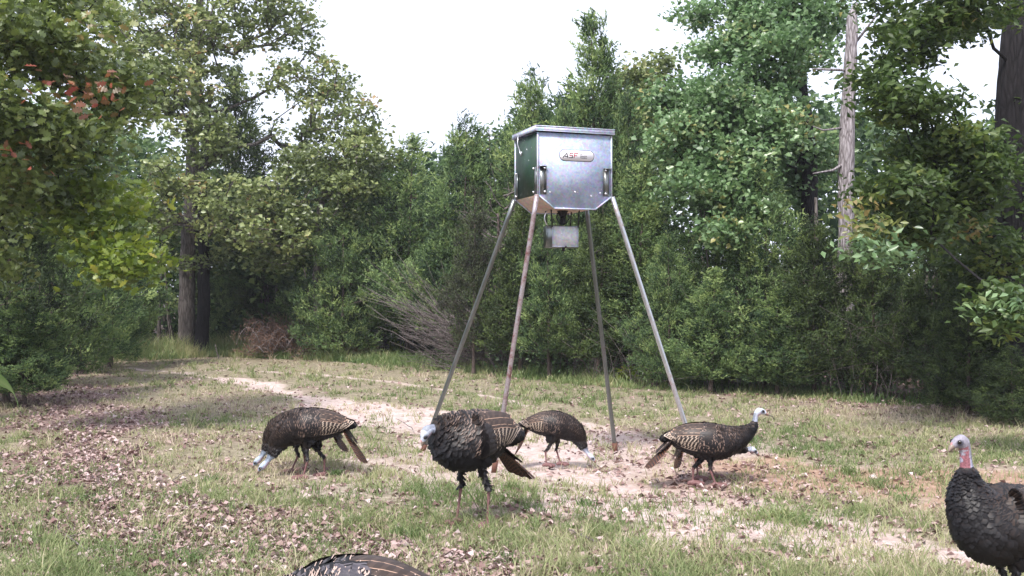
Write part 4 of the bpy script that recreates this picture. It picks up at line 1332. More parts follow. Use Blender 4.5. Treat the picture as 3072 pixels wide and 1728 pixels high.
# ================================================================ wild turkeys
def feather_mat(name, base, sheen, edgecol, e0=.86):
    """single body feather: dark web with a bronze sheen, black band, pale margin (uv: u across, v base to tip)"""
    m, n, l, b = mat(name, .48, .28, .0)
    uv = n.new('ShaderNodeUVMap'); uv.uv_map = 'UVMap'
    s = n.new('ShaderNodeSeparateXYZ'); l.new(uv.outputs[0], s.inputs[0])
    sh = n.new('ShaderNodeAttribute'); sh.attribute_name = 'shade'
    ea = n.new('ShaderNodeAttribute'); ea.attribute_name = 'edge'
    # distance to rim: max(|2u-1|^k, v)
    a1 = n.new('ShaderNodeMath'); a1.operation = 'MULTIPLY_ADD'; a1.inputs[1].default_value = 2; a1.inputs[2].default_value = -1
    l.new(s.outputs[0], a1.inputs[0])
    a2 = n.new('ShaderNodeMath'); a2.operation = 'ABSOLUTE'; l.new(a1.outputs[0], a2.inputs[0])
    a3 = n.new('ShaderNodeMath'); a3.operation = 'MULTIPLY'; l.new(a2.outputs[0], a3.inputs[0]); a3.inputs[1].default_value = .90
    a4 = n.new('ShaderNodeMath'); a4.operation = 'MAXIMUM'; l.new(a3.outputs[0], a4.inputs[0]); l.new(s.outputs[1], a4.inputs[1])
    rb = ramp(n, [(0, base), (.62, sheen), (.72, (.006, .006, .007)), (.84, (.006, .006, .007))])
    rb.color_ramp.elements[1].position = .60
    l.new(a4.outputs[0], rb.inputs[0])
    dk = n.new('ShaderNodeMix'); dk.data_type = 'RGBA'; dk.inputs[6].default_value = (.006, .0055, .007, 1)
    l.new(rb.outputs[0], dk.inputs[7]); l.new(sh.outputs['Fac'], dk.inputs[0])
    rm = n.new('ShaderNodeMapRange'); rm.inputs[1].default_value = e0; rm.inputs[2].default_value = e0 + .04
    l.new(a4.outputs[0], rm.inputs[0])
    me_ = n.new('ShaderNodeMath'); me_.operation = 'MULTIPLY'; l.new(rm.outputs[0], me_.inputs[0]); l.new(ea.outputs['Fac'], me_.inputs[1])
    mx = n.new('ShaderNodeMix'); mx.data_type = 'RGBA'; mx.inputs[7].default_value = (*edgecol, 1)
    l.new(me_.outputs[0], mx.inputs[0]); l.new(dk.outputs[2], mx.inputs[6])
    l.new(mx.outputs[2], b.inputs['Base Color'])
    b.inputs['Sheen Weight'].default_value = .0
    return m


def barred_mat(name, dark, pale, bars=9, width=.45, edge=(.5, .4, .33)):
    m, n, l, b = mat(name, .5, .35)
    uv = n.new('ShaderNodeUVMap'); uv.uv_map = 'UVMap'
    s = n.new('ShaderNodeSeparateXYZ'); l.new(uv.outputs[0], s.inputs[0])
    a1 = n.new('ShaderNodeMath'); a1.operation = 'MULTIPLY_ADD'; a1.inputs[1].default_value = .10
    l.new(s.outputs[0], a1.inputs[0]); l.new(s.outputs[1], a1.inputs[2])
    a2 = n.new('ShaderNodeMath'); a2.operation = 'MULTIPLY'; a2.inputs[1].default_value = bars; l.new(a1.outputs[0], a2.inputs[0])
    oi = n.new('ShaderNodeObjectInfo'); ao = n.new('ShaderNodeMath'); ao.operation = 'MULTIPLY_ADD'; ao.inputs[1].default_value = .45; l.new(oi.outputs['Random'], ao.inputs[0]); l.new(a2.outputs[0], ao.inputs[2])
    a3 = n.new('ShaderNodeMath'); a3.operation = 'FRACT'; l.new(ao.outputs[0], a3.inputs[0])
    r = ramp(n, [(0, dark), (1 - width - .06, dark), (1 - width, pale), (.94, pale), (1, dark)])
    l.new(a3.outputs[0], r.inputs[0])
    a4 = n.new('ShaderNodeMath'); a4.operation = 'MULTIPLY_ADD'; a4.inputs[1].default_value = 2; a4.inputs[2].default_value = -1
    l.new(s.outputs[0], a4.inputs[0])
    a5 = n.new('ShaderNodeMath'); a5.operation = 'ABSOLUTE'; l.new(a4.outputs[0], a5.inputs[0])
    a6 = n.new('ShaderNodeMath'); a6.operation = 'MAXIMUM'; tv = n.new('ShaderNodeMath'); tv.operation = 'MULTIPLY_ADD'; tv.inputs[1].default_value = 4.5; tv.inputs[2].default_value = -3.5; l.new(s.outputs[1], tv.inputs[0])
    l.new(a5.outputs[0], a6.inputs[0]); l.new(tv.outputs[0], a6.inputs[1])
    rm = n.new('ShaderNodeMapRange'); rm.inputs[1].default_value = .84; rm.inputs[2].default_value = .90; l.new(a6.outputs[0], rm.inputs[0])
    mx = n.new('ShaderNodeMix'); mx.data_type = 'RGBA'; mx.inputs[7].default_value = (*edge, 1)
    l.new(rm.outputs[0], mx.inputs[0]); l.new(r.outputs[0], mx.inputs[6]); l.new(mx.outputs[2], b.inputs['Base Color'])
    return m


M['body_feather'] = feather_mat('bronze_black_feathers', (.008, .006, .006), (.050, .032, .024), (.30, .21, .17))
M['grey_feather'] = feather_mat('grey_bronze_feathers', (.045, .042, .052), (.10, .09, .10), (.46, .35, .30), .92)
M['bar'] = barred_mat('barred_flight_feathers', (.018, .012, .010), (.36, .285, .225), 10, .34)
M['tertial'] = barred_mat('brown_tertial_feathers', (.036, .024, .019), (.055, .036, .028), 7, .4, (.38, .25, .18))
M['dark_covert'] = barred_mat('dark_wing_coverts', (.016, .013, .014), (.022, .018, .018), 5, .4, (.030, .024, .022))
M['tail'] = barred_mat('chestnut_tail_feathers', (.018, .010, .008), (.10, .042, .024), 11, .45, (.10, .055, .035))
m, n, l, b = mat('turkey_skin_and_down', .55, .35)
va = n.new('ShaderNodeAttribute'); va.attribute_name = 'Col'
tc = n.new('ShaderNodeTexCoord'); nz = noise(n, 90, 3, .6); l.new(tc.outputs['Object'], nz.inputs['Vector'])
hs = n.new('ShaderNodeHueSaturation'); mr = n.new('ShaderNodeMapRange'); mr.inputs[3].default_value = .7; mr.inputs[4].default_value = 1.25
l.new(nz.outputs[0], mr.inputs[0]); l.new(mr.outputs[0], hs.inputs['Value']); l.new(va.outputs['Color'], hs.inputs['Color'])
l.new(hs.outputs[0], b.inputs['Base Color'])
bp = n.new('ShaderNodeBump'); bp.inputs['Strength'].default_value = .5; bp.inputs['Distance'].default_value = .004
l.new(nz.outputs[0], bp.inputs['Height']); l.new(bp.outputs[0], b.inputs['Normal'])
M['turkey'] = m
M['eye'] = mat('dark_eye', .1, .6, 0, (.01, .007, .006))[0]
M['beak'] = mat('horn_beak', .4, .5, 0, (.22, .17, .14))[0]
M['snood'] = mat('pink_skin', .5, .4, 0, (.42, .16, .17))[0]

_sph = None


def unit_sphere(nu=14, nv=9):
    th = np.linspace(0, 2 * np.pi, nu, endpoint=False); ph = np.linspace(0, np.pi, nv)[1:-1]
    V = [[0, 0, 1.0]] + [[np.sin(p) * np.cos(t), np.sin(p) * np.sin(t), np.cos(p)] for p in ph for t in th] + [[0, 0, -1.0]]
    f3, f4 = [], []
    for j in range(nu):
        f3.append([0, 1 + j, 1 + (j + 1) % nu]); k = 1 + (nv - 3) * nu
        f3.append([len(V) - 1, k + (j + 1) % nu, k + j])
    for i_ in range(nv - 3):
        for j in range(nu):
            a = 1 + i_ * nu
            f4.append([a + j, a + nu + j, a + nu + (j + 1) % nu, a + (j + 1) % nu])
    return np.array(V), np.array(f3), np.array(f4)


SPH = unit_sphere()


def resample(K, step):
    K = np.asarray(K, float); P = K[:, :3]
    L = np.concatenate([[0], np.cumsum(np.linalg.norm(np.diff(P, axis=0), axis=1))])
    # Catmull-Rom through the keys
    n_ = max(4, int(L[-1] / step)); t = np.linspace(0, L[-1], n_); out = []
    for u in t:
        i_ = min(len(K) - 2, np.searchsorted(L, u, side='right') - 1); f = (u - L[i_]) / (L[i_ + 1] - L[i_] + 1e-9)
        p0 = K[max(0, i_ - 1)]; p1 = K[i_]; p2 = K[i_ + 1]; p3 = K[min(len(K) - 1, i_ + 2)]
        out.append(.5 * ((2 * p1) + (-p0 + p2) * f + (2 * p0 - 5 * p1 + 4 * p2 - p3) * f * f + (-p0 + 3 * p1 - 3 * p2 + p3) * f ** 3))
    return np.array(out)


def feather_grid(base, dirv, nrm, L, Wd, lift, rs, curl=.12):
    """N small feathers, 3 across x 4 along. returns V, faces, uv"""
    N = len(base)
    S = np.cross(dirv, nrm); S /= np.linalg.norm(S, axis=1)[:, None] + 1e-9
    vs = np.array([0, .4, .78, 1.0]); wid = np.array([.55, .98, .98, .55]); us = np.array([-1, 0, 1])
    V = np.zeros((N, 4, 3, 3)); UV = np.zeros((N, 4, 3, 2))
    for a, (v_, w_) in enumerate(zip(vs, wid)):
        for c, u_ in enumerate(us):
            vv = v_ - (.10 if (a == 3 and u_ != 0) else 0)
            V[:, a, c] = base + dirv * (L * vv)[:, None] + S * (Wd * .5 * w_ * u_)[:, None] + nrm * (lift * (v_ ** 1.3) + Wd * curl * (1 - abs(u_)) - curl * L * .4 * v_ ** 3)[:, None]
            UV[:, a, c] = (.5 + .5 * u_, v_)
    q = np.array([[a * 3 + c, a * 3 + c + 1, a * 3 + c + 4, a * 3 + c + 3] for a in range(3) for c in range(2)])
    f4 = (np.arange(N)[:, None, None] * 12 + q[None]).reshape(-1, 4)
    return V.reshape(-1, 3), f4, UV.reshape(-1, 2)


def turkey(label, loc, yaw, keys, nskin, legs, tail, scale=1.0, seed=0, head='white', fm='body_feather', edge=.35, nf=2300, fs=1.0, wing_puff=0.0, wing=True, tail_n=12, tail_spread=.42, headyaw=0, back_shade=1.0, skin_z=None, drop=0):
    """keys: spine from tail root to bill: x, z, half width, half height (the last nskin are bare skin).
    legs: [(foot x, side y, hock back, hip x), ...]; tail: ((x, z) root, (x, z) tip)"""
    rs = np.random.RandomState(seed)
    e = empty('wild_turkey', loc, yaw)
    e.scale = (scale,) * 3
    K = np.array([[k[0], (k[4] if len(k) > 4 else 0.0), k[1], k[2], k[3]] for k in keys], float)
    K[:len(K) - nskin, 3:] *= .86
    S = resample(K, .016)
    P, rw, rh = S[:, :3], np.maximum(S[:, 3], .008), np.maximum(S[:, 4], .008)
    T = np.gradient(P, axis=0); T /= np.linalg.norm(T, axis=1)[:, None]
    side = np.cross(T, [0, 0, 1.0]); side /= np.linalg.norm(side, axis=1)[:, None] + 1e-9
    # keep the side axis steady where the neck points straight up or down
    side = np.where(side[:, 1:2] > 0, -side, side)
    up = np.cross(side, T)
    Ls = np.concatenate([[0], np.cumsum(np.linalg.norm(np.diff(K[:, :3], axis=0), axis=1))])
    Lp = np.linspace(0, Ls[-1], len(P))
    Lskin = Ls[len(K) - nskin]
    mb = MB()
    sv, s3, s4 = SPH
    for i_ in range(len(P)):
        R_ = np.stack([T[i_] * min(rh[i_], rw[i_]) * 1.0, side[i_] * rw[i_], up[i_] * rh[i_]])
        mb.add(P[i_] + sv @ R_, s3, s4)
    legpts = []
    for (fx, fy, hb, hx, hz) in legs:
        hip = np.array([hx, fy * .8, hz])
        foot = np.array([fx, fy, .014])
        hk = np.array([(hx + fx) / 2 * .6 + fx * .4 + hb, fy * .95, hz * .52])
        ch = np.concatenate([resample(np.array([[*hip, .042, 0], [*(hip * .5 + hk * .5 + [.012, 0, 0]), .019, 0], [*hk, .0125, 0]]), .012)[:, :4],
                             resample(np.array([[*hk, .0135, 0], [*(hk * .5 + foot * .5), .0095, 0], [*foot, .0105, 0]]), .008)[:, :4]])
        for p in ch: mb.add(p[:3] + sv * max(.0085, p[3]), s3, s4)
        legpts.append((hk, foot))
        for a, ln in ((0, .080), (.55, .066), (-.55, .066), (math.pi, .03)):
            for q in np.linspace(0, 1, 12):
                p = foot + np.array([math.cos(a) * ln * q, math.sin(a) * ln * q, -.005 - .004 * q + .006 * math.sin(q * 3.1)])
                mb.add(p + sv * [.0068 - .0012 * q] * 3, s3, s4)
    me0 = mb.mesh('turkey_raw')
    tmp = bpy.data.objects.new('tmp', me0); COL.objects.link(tmp)
    rm = tmp.modifiers.new('r', 'REMESH'); rm.mode = 'VOXEL'; rm.voxel_size = .0052; rm.use_smooth_shade = True
    sm = tmp.modifiers.new('s', 'SMOOTH'); sm.factor = .5; sm.iterations = 3
    bpy.context.view_layer.update()
    me = bpy.data.meshes.new_from_object(tmp.evaluated_get(bpy.context.evaluated_depsgraph_get()))
    bpy.data.objects.remove(tmp); bpy.data.meshes.remove(me0)
    me.name = 'turkey_body'
    nv = len(me.vertices)
    co = np.empty(nv * 3, np.float32); me.vertices.foreach_get('co', co); co = co.reshape(-1, 3)
    # which spine station each vertex belongs to
    sp_i = np.zeros(nv, int); sp_d = np.full(nv, 9.0)
    for i_ in range(len(P)):
        d = co - P[i_]
        q = np.sqrt((d @ side[i_] / rw[i_]) ** 2 + (d @ up[i_] / rh[i_]) ** 2 + (d @ T[i_] / (min(rw[i_], rh[i_]))) ** 2)
        k = q < sp_d; sp_d[k] = q[k]; sp_i[k] = i_
    Lv = Lp[sp_i]
    col = np.tile([.016, .012, .012], (nv, 1)).astype(float)
    sk = (Lv > Lskin) & (sp_d < 1.6) & (co[:, 2] > .03 if legs[0][4] < 9 else True)
    white = {'white': (.46, .50, .58), 'blue': (.36, .42, .52), 'gobbler': (.25, .235, .28)}[head]
    neck = {'white': (.34, .37, .47), 'blue': (.26, .31, .40), 'gobbler': (.34, .34, .44)}[head]
    fr = np.clip((Lv - Lskin) / (Lp[-1] - Lskin), 0, 1)[:, None]
    c_sk = np.array(neck) * (1 - sstep(.15, .5, fr)) + np.array(white) * sstep(.15, .5, fr)
    c_sk *= (.8 + .4 * rs.rand(nv))[:, None]
    col[sk] = c_sk[sk]
    if head == 'gobbler':
        dv = co - P[sp_i]
        fronty = np.einsum('ij,ij->i', dv, up[sp_i]) < 0
        lo = sk & fronty & (fr[:, 0] < .6) & (fbm(co[:, 1] + 9, co[:, 2], .022, 5, 2) > .36)
        col[lo] = np.array([.24, .095, .115]) * (.6 + .8 * rs.rand(lo.sum()))[:, None]
    else:
        dv = co - P[sp_i]
        th = sk & (np.einsum('ij,ij->i', dv, up[sp_i]) < -.3 * rh[sp_i]) & (fr[:, 0] > .35) & (fr[:, 0] < .75)
        col[th] = np.array([.40, .17, .22]) * .5 + col[th] * .5
    ihc = len(P) - 1 - int(.045 / .016)
    for s_ in (-1, 1):
        ep = P[ihc] + T[ihc] * .010 + side[ihc] * s_ * rw[ihc]
        dk = sstep(.024, .013, np.linalg.norm((co - ep) * [1, 1, 1.2], axis=1))[:, None] * .8
        col = col * (1 - dk) + np.array([.03, .035, .06]) * dk
    crown_ = sk & (np.einsum('ij,ij->i', co - P[sp_i], up[sp_i]) > .3 * rh[sp_i]) & (fr[:, 0] < .45)
    col[crown_] *= .55
    isleg = np.zeros(nv, bool)
    for hk, ft in legpts:
        s_ = ft - hk; t = np.clip(((co - hk) @ s_) / (s_ @ s_), 0, 1.0)
        d = np.linalg.norm(co - hk - t[:, None] * s_, axis=1)
        lg = ((d < .03) & (t > .02)) | ((co[:, 2] < .035) & (np.linalg.norm(co[:, :2] - ft[:2], axis=1) < .11) & ~sk)
        col[lg] = np.array([.17, .085, .085]) * (.7 + .6 * rs.rand(lg.sum()))[:, None]; isleg |= lg | (co[:, 2] < .085)
    add_attr(me, 'Col', col, 'FLOAT_COLOR')
    me.materials.clear()
    link(me, 'body', e, M['turkey'])
    # ---- feathers over the body
    me.calc_loop_triangles()
    tri = np.empty(len(me.loop_triangles) * 3, np.int32); me.loop_triangles.foreach_get('vertices', tri); tri = tri.reshape(-1, 3)
    A, B_, C_ = co[tri[:, 0]], co[tri[:, 1]], co[tri[:, 2]]
    nr = np.cross(B_ - A, C_ - A); ar = np.linalg.norm(nr, axis=1); nr /= ar[:, None] + 1e-12
    ok = ~(sk[tri].any(1)) & ~(isleg[tri].any(1))
    wgt = ar * ok
    # finer feathers on neck
    loc_r = rh[sp_i[tri[:, 0]]]
    wgt = wgt / np.clip(loc_r, .04, .13) ** 1.3
    pick = rs.choice(len(tri), nf, p=wgt / wgt.sum())
    r1 = rs.rand(nf, 1); r2 = rs.rand(nf, 1); fl = r1 + r2 > 1; r1 = np.where(fl, 1 - r1, r1); r2 = np.where(fl, 1 - r2, r2)
    pos = A[pick] + (B_ - A)[pick] * r1 + (C_ - A)[pick] * r2
    nn = nr[pick]; si = sp_i[tri[pick, 0]]
    fdir = -T[si] + rs.randn(nf, 3) * .10 - np.array([0, 0, .10])
    thigh = pos[:, 2] < min(l_[4] for l_ in legs) * .86
    fdir[thigh] = [-.25, 0, -1]
    fdir -= nn * np.einsum('ij,ij->i', fdir, nn)[:, None]
    fdir /= np.linalg.norm(fdir, axis=1)[:, None] + 1e-9
    lr = rh[si]
    Lf = np.clip(.020 + lr * .24, .022, .062) * fs * (.8 + .4 * rs.rand(nf)); Lf[thigh] *= .42
    Wf = Lf * (.72 + .2 * rs.rand(nf))
    relup = np.einsum('ij,ij->i', pos - P[si], up[si]) / lr
    V, f4, uv = feather_grid(pos - nn * .003, fdir, nn, Lf, Wf, .006 + .010 * rs.rand(nf) + wing_puff * .012 * rs.rand(nf), rs)
    fm_ = np_mesh('contour_feathers', V, f4, True); set_uv(fm_, uv)
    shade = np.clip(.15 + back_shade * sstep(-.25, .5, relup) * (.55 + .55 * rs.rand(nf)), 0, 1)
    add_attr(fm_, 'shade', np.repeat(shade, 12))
    edg = np.clip(edge * sstep(-.5, .5, relup) * (.5 + rs.rand(nf)) * sstep(.035, .10, lr), 0, 1)
    add_attr(fm_, 'edge', np.repeat(edg, 12))
    tag(link(fm_, 'contour_feathers', e, M[fm]), kind='stuff')

    # ---- wings
    ib = int(np.argmax(rh))                        # deepest part of the chest
    Lb = Lp[ib]
    rising = [q for q in range(ib, len(P)) if T[q, 2] > .38]
    FW = min(.13, max(.02, Lp[rising[0]] - Lb - .01)) if rising else .13

    def surf(Lq, phi, off, sd):
        i_ = np.clip(np.interp(Lq, Lp, np.arange(len(P))), 0, len(P) - 1)
        p = np.array([np.interp(i_, np.arange(len(P)), P[:, k]) for k in range(3)])
        t_ = np.array([np.interp(i_, np.arange(len(P)), T[:, k]) for k in range(3)])
        u_ = np.array([np.interp(i_, np.arange(len(P)), up[:, k]) for k in range(3)])
        a_ = max(np.interp(i_, np.arange(len(P)), rw), .045); b2 = max(np.interp(i_, np.arange(len(P)), rh), .04)
        if Lq < 0: p = p + t_ * Lq
        return p + np.array([0, -1.0, 0]) * sd * math.sin(phi) * (a_ + off) + u_ * math.cos(phi) * (b2 + off)

    def long_feather(pa, wd, nm, parent, mk, nrmfun, camber=.1):
        """pa: list of centre points along the quill"""
        n_ = len(pa); pa = np.array(pa)
        t_ = np.gradient(pa, axis=0); t_ /= np.linalg.norm(t_, axis=1)[:, None]
        V, UV = [], []
        prof = np.array([.45, .8, 1, 1, 1, .95, .85, .45])[:n_] if n_ == 8 else np.ones(n_)
        for q in range(n_):
            nn_ = nrmfun(q); s_ = np.cross(t_[q], nn_); s_ /= np.linalg.norm(s_)
            for u_ in (-1, -.4, .4, 1):
                back = (.012 if (q == n_ - 1 and abs(u_) == 1) else 0)
                V.append(pa[q] + s_ * wd * .5 * prof[q] * u_ + nn_ * wd * camber * (1 - u_ * u_) - t_[q] * back)
                UV.append((.5 + .5 * u_, q / (n_ - 1)))
        f = [[q * 4 + c, q * 4 + c + 1, q * 4 + c + 5, q * 4 + c + 4] for q in range(n_ - 1) for c in range(3)]
        me_ = np_mesh(nm, V, np.array(f), True); set_uv(me_, UV)
        return link(me_, nm, parent, M[mk])

    if wing:
        for sd in (-1, 1):
            # covert panel: overlapping dark feathers on a shoulder patch
            nW = 210
            ll = Lb + FW - rs.rand(nW) * (.06 + FW); ph = rad(28) + rs.rand(nW) * rad(84)
            order = np.argsort(-ll)
            bp_ = np.array([surf(a, p_, .004 + (.021 + wing_puff * .01) * min(1, max(0, (Lb + FW - a) / .09)), sd) for a, p_ in zip(ll, ph)])
            cc = np.array([surf(a, p_, -.04, sd) for a, p_ in zip(ll, ph)])
            nn = bp_ - cc; nn /= np.linalg.norm(nn, axis=1)[:, None]
            ahead = np.array([surf(a - .04, p_ + .03, .016, sd) for a, p_ in zip(ll, ph)])
            dd = ahead - bp_; dd /= np.linalg.norm(dd, axis=1)[:, None]
            Lw = (.05 + .03 * np.clip((Lb + .10 - ll) / .27, 0, 1)) * fs; V, f4, uv = feather_grid(bp_, dd, nn, Lw, Lw * .75, np.full(nW, .012), rs, .06)
            wm = np_mesh('wing', V, f4, True); set_uv(wm, uv)
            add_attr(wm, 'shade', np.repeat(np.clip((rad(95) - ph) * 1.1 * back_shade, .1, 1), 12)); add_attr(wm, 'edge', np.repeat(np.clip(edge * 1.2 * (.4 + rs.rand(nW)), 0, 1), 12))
            wo_ = link(wm, 'wing', e, M[fm])
            # big coverts, then barred secondaries and primaries, then brown tertials on top
            specs = []
            for k in range(9): specs.append((Lb - .03 - .004 * k, Lb - .37 + .010 * k, rad(56 + k * 7.2), rad(60 + k * 7.0), .048, 'bar', .018 - k * .0005))
            for k in range(6): specs.append((Lb + .05, Lb - .11 - .004 * (k % 3), rad(60 + k * 9.5), rad(62 + k * 9.5), .050, 'dark_covert', .022 - k * .0008))
            for k in range(5): specs.append((Lb - .02, Lb - .30 - .006 * k + .02 * (k % 2), rad(30 + k * 7.5), rad(26 + k * 9), .050, 'tertial', .025 - k * .0012))
            if fm == 'grey_feather': specs = [(La + .0, Lc, p0 + rad(8) * (q - 18) if mk == 'tertial' else p0, p1 + rad(7) * (q - 18) if mk == 'tertial' else p1, .036 if mk == 'tertial' else wd, mk, off) for q, (La, Lc, p0, p1, wd, mk, off) in enumerate(specs)]
            for (La, Lc, p0, p1, wd, mk, off) in specs:
                us_ = np.linspace(0, 1, 8)
                jit = rs.randn() * .02
                pts_ = [surf(La + (Lc - La) * u_, p0 + (p1 - p0 + jit) * u_, off * (.3 + .7 * min(1, u_ * 3)) + wing_puff * .015 * u_, sd) for u_ in us_]
                ctr = [surf(La + (Lc - La) * u_, p0 + (p1 - p0) * u_, -.05, sd) for u_ in us_]
                nfs = [(a - c) / np.linalg.norm(a - c) for a, c in zip(pts_, ctr)]
                long_feather(pts_, wd * fs * (.95 + .1 * rs.rand()), 'flight_feather' if mk == 'bar' else ('covert_feather' if mk == 'dark_covert' else 'tertial_feather'), wo_, mk, lambda q, nfs=nfs: nfs[q])
    # ---- tail
    (tx, tz), (ex, ez) = tail
    a = np.array([tx, 0, tz]); b_ = np.array([ex, 0, ez])
    d = b_ - a; L_ = np.linalg.norm(d); d /= L_
    tup = np.cross([0, 1.0, 0], d); tup = tup if tup[2] > 0 else -tup
    # the coverts that hide the quills
    tc_n = 46
    ua = rs.rand(tc_n) * .34; sa = (rs.rand(tc_n) * 2 - 1)
    bp_ = a + d * (ua * L_ - .02)[:, None] + np.array([0, 1.0, 0]) * (sa * (.035 + ua * L_ * tail_spread))[:, None] + tup * (.016 + .008 * rs.rand(tc_n) - .02 * sa ** 2)[:, None]
    dd = d + np.array([0, 1.0, 0]) * (sa * tail_spread * .8)[:, None]; dd /= np.linalg.norm(dd, axis=1)[:, None]
    V, f4, uv = feather_grid(bp_, dd, np.tile(tup, (tc_n, 1)), np.full(tc_n, .085), np.full(tc_n, .042), np.full(tc_n, .004), rs)
    tm_ = np_mesh('tail', V, f4, True); set_uv(tm_, uv); add_attr(tm_, 'shade', np.repeat(.5 + .5 * rs.rand(tc_n), 12)); add_attr(tm_, 'edge', np.repeat(np.full(tc_n, edge), 12))
    to = link(tm_, 'tail', e, M[fm])
    for k in range(tail_n):
        s_ = (k / (tail_n - 1) * 2 - 1)
        dk = d + np.array([0, 1.0, 0]) * s_ * tail_spread; dk /= np.linalg.norm(dk)
        o0 = a + np.array([0, 1.0, 0]) * s_ * .022 - tup * (.012 * abs(s_)) + tup * .002 * (k % 2)
        Lk = L_ * (1 - .10 * s_ * s_) * (.97 + .06 * rs.rand())
        pts_ = [o0 + dk * Lk * u_ - np.array([0, 0, .02]) * u_ * u_ for u_ in np.linspace(0, 1, 8)]
        nk = tup + np.array([0, 1.0, 0]) * s_ * .5; nk /= np.linalg.norm(nk)
        long_feather(pts_, .050 * fs, 'tail_feather', to, 'tail', lambda q, nk=nk: nk)
    # ---- head details
    ih = len(P) - 1 - int(.045 / .016)
    hp = P[ih]; tf = T[-1].copy()
    hu = up[ih]; hs_ = side[ih]
    cap = MB()
    bt = P[-1] + T[-1] * .005
    bk = resample(np.array([[*bt, .0145, 0], [*(bt + tf * .016 - hu * .002), .010, 0], [*(bt + tf * .030 - hu * .009), .003, 0]]), .004)
    MB().tube(bk[:, :3], np.maximum(bk[:, 3], .0015), 8).build('beak', M['beak'], e, True)
    lower = resample(np.array([[*(bt - hu * .009), .009, 0], [*(bt + tf * .018 - hu * .013), .0035, 0]]), .005)
    MB().tube(lower[:, :3], np.maximum(lower[:, 3], .001), 8).build('lower_beak', M['beak'], e, True)
    for s_ in (-1, 1):
        ep = hp + T[ih] * .012 + hs_ * s_ * (rw[ih] * .90) + hu * .006
        MB().add(ep + SPH[0] * .0098, SPH[1], SPH[2]).build('eye', M['eye'], e, True)
    sn_ = resample(np.array([[*(bt + hu * .012 - tf * .004), .006, 0], [*(bt + hu * .008 + tf * .008), .005, 0], [*(bt - hu * .002 + tf * .012 + hs_ * .012), .004, 0]]), .004)
    MB().tube(sn_[:, :3], np.maximum(sn_[:, 3], .002), 7).build('snood', M['snood'], e, True)
    tag(e, label, 'turkey', 'wild turkeys in the clearing')
    return e


PECK = [(-.33, .43, .03, .03), (-.27, .432, .048, .05), (-.16, .435, .108, .11), (-.03, .43, .145, .152), (.09, .415, .14, .152), (.19, .375, .115, .135), (.255, .315, .085, .10),
        (.295, .25, .058, .068), (.32, .195, .036, .042), (.345, .16, .023, .025), (.365, .13, .021, .023), (.392, .10, .026, .029), (.415, .078, .020, .022), (.430, .062, .012, .013)]
LEG_P = [(.06, .055, -.03, .03, .30), (-.10, -.055, -.03, .0, .30)]
p = G(935, 1431)
turkey('turkey pecking left of the feeder, nearer of two side by side, facing left', p, math.pi + .05, PECK, 6, LEG_P, ((-.27, .40), (-.46, .13)), 1.0, 1, 'blue', back_shade=.6)
p = G(905, 1414)
turkey('turkey mostly hidden behind the left pecking turkey, only head and legs showing', p, math.pi - .02, PECK, 6, [(.08, .06, -.05, .03, .30), (-.02, -.06, .0, .0, .30)], ((-.27, .40), (-.42, .20)), .95, 2, 'blue')
p = G(1660, 1395)
turkey('small turkey pecking under the feeder, facing right, farthest of the flock', p, -.12, PECK, 6, [(.07, .05, -.03, .03, .30), (-.07, -.05, -.03, .0, .30)], ((-.27, .40), (-.41, .12)), .84, 3, 'white')
# standing, head up, facing right
STAND = [(-.31, .37, .03, .03), (-.25, .38, .048, .05), (-.15, .372, .108, .11), (0, .352, .14, .155), (.11, .345, .135, .155), (.21, .36, .11, .125), (.29, .395, .08, .088),
         (.35, .435, .052, .058), (.385, .475, .034, .038), (.398, .515, .020, .023), (.405, .555, .020, .022), (.428, .588, .027, .029), (.458, .586, .022, .023), (.478, .577, .013, .014)]
p = G(2112, 1455)
tb = turkey('turkey standing side on with pale head raised, right of the feeder, facing right', p, -.06, STAND, 5, [(.085, -.05, -.03, .03, .26), (-.085, .05, -.02, .0, .26)], ((-.26, .35), (-.47, .15)), 1.0, 4, 'white', back_shade=1.25, edge=.5)
pt = empty('grass_stem', tuple(np.array(p) + [.505, -.02, .558])); pt.rotation_euler = (0, 0, 0)
MB().tube(np.array([[0, 0, 0], [.03, -.005, -.01], [.045, -.01, -.035]]), [.003, .003, .004], 6).build('stem', M['black_metal'], pt, True)
tag(pt, 'small dark scrap held in the bill of the standing turkey', 'scrap')
p = G(2122, 1433)
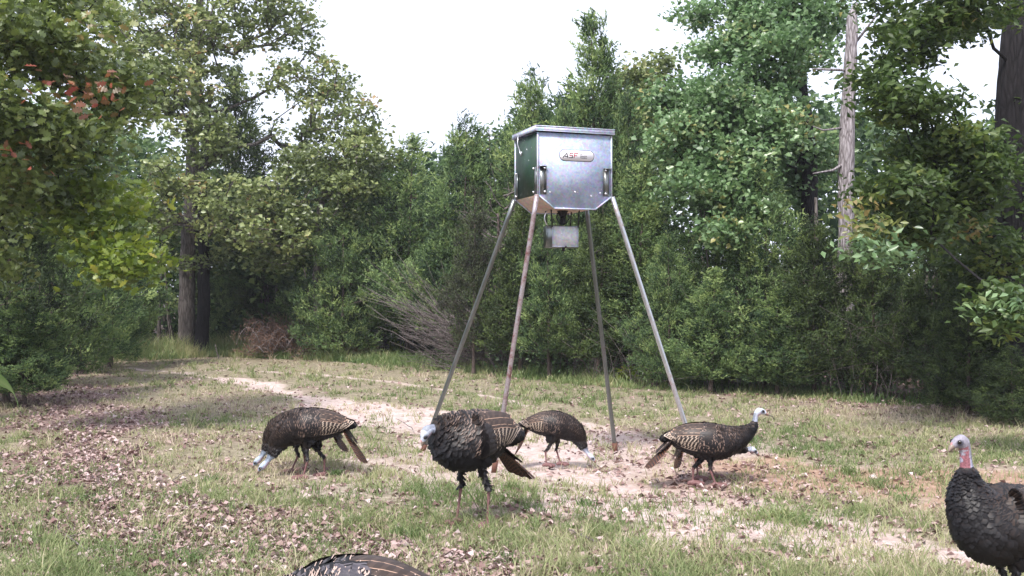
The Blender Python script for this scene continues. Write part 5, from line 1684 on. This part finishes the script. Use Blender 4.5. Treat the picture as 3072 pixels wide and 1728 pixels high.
turkey('turkey hidden behind the standing turkey, its low white head showing under the breast', p, .05,
       [(-.31, .33, .03, .03), (-.24, .34, .065, .065), (-.14, .335, .11, .11), (0, .33, .13, .14), (.10, .325, .125, .135), (.19, .315, .10, .11), (.26, .29, .07, .08),
        (.31, .265, .045, .05), (.34, .25, .028, .03), (.36, .25, .020, .022), (.382, .255, .022, .024), (.405, .25, .027, .029), (.43, .235, .020, .021), (.447, .22, .012, .013)], 5,
       [(.07, .055, -.03, .03, .25), (-.10, -.055, -.04, .0, .25)], ((-.24, .31), (-.30, .10)), .92, 5, 'white')
# big fluffed bird in front
FLUFF = [(-.36, .56, .03, .035), (-.28, .575, .075, .08), (-.17, .59, .125, .13), (-.05, .565, .16, .19), (.06, .55, .168, .207), (.14, .57, .155, .185), (.19, .61, .12, .14),
         (.225, .635, .085, .09), (.265, .648, .05, .052), (.30, .65, .028, .030), (.325, .65, .028, .030), (.35, .637, .034, .036), (.368, .607, .026, .027), (.378, .580, .015, .016)]
p = G(1418, 1572)
turkey('large fluffed dark turkey in front of the feeder, facing the camera with head drawn back', p, math.pi + .62, FLUFF, 5, [(.06, -.10, -.02, .02, .47), (-.05, .10, -.03, .0, .47)], ((-.22, .48), (-.46, .27)), 1.0, 6, 'white', nf=3600, fs=1.1, wing_puff=1.6, edge=.45)
# tall bird at the right edge
TALL = [(-.34, .42, .03, .03), (-.24, .435, .085, .085), (-.10, .435, .155, .168), (.03, .42, .185, .210), (.13, .43, .170, .195), (.20, .50, .130, .145), (.235, .57, .10, .108), (.245, .63, .066, .074),
        (.245, .675, .046, .050), (.247, .70, .029, .033), (.252, .745, .026, .030), (.258, .79, .026, .029), (.275, .822, .031, .033), (.305, .818, .024, .025), (.326, .806, .015, .015)]
turkey('tall dark turkey with red and blue neck at the right edge of the picture', (2.355, 4.98, 0), math.pi + .35, TALL, 6, [(.06, .09, -.03, .03, .28), (-.05, -.09, -.03, .0, .28)], ((-.28, .38), (-.50, .17)), 1.0, 7, 'gobbler', nf=5200, edge=.10, back_shade=.85, fs=.78)
# nearest bird: only its back shows at the bottom
turkey('nearest turkey, its pale edged scaly back cut off by the bottom of the picture', (-.56, 3.62, 0), math.pi + .03, PECK, 6, LEG_P, ((-.27, .40), (-.46, .13)), 1.04, 8, 'blue', fm='grey_feather', nf=2000, edge=1.2, fs=1.4)
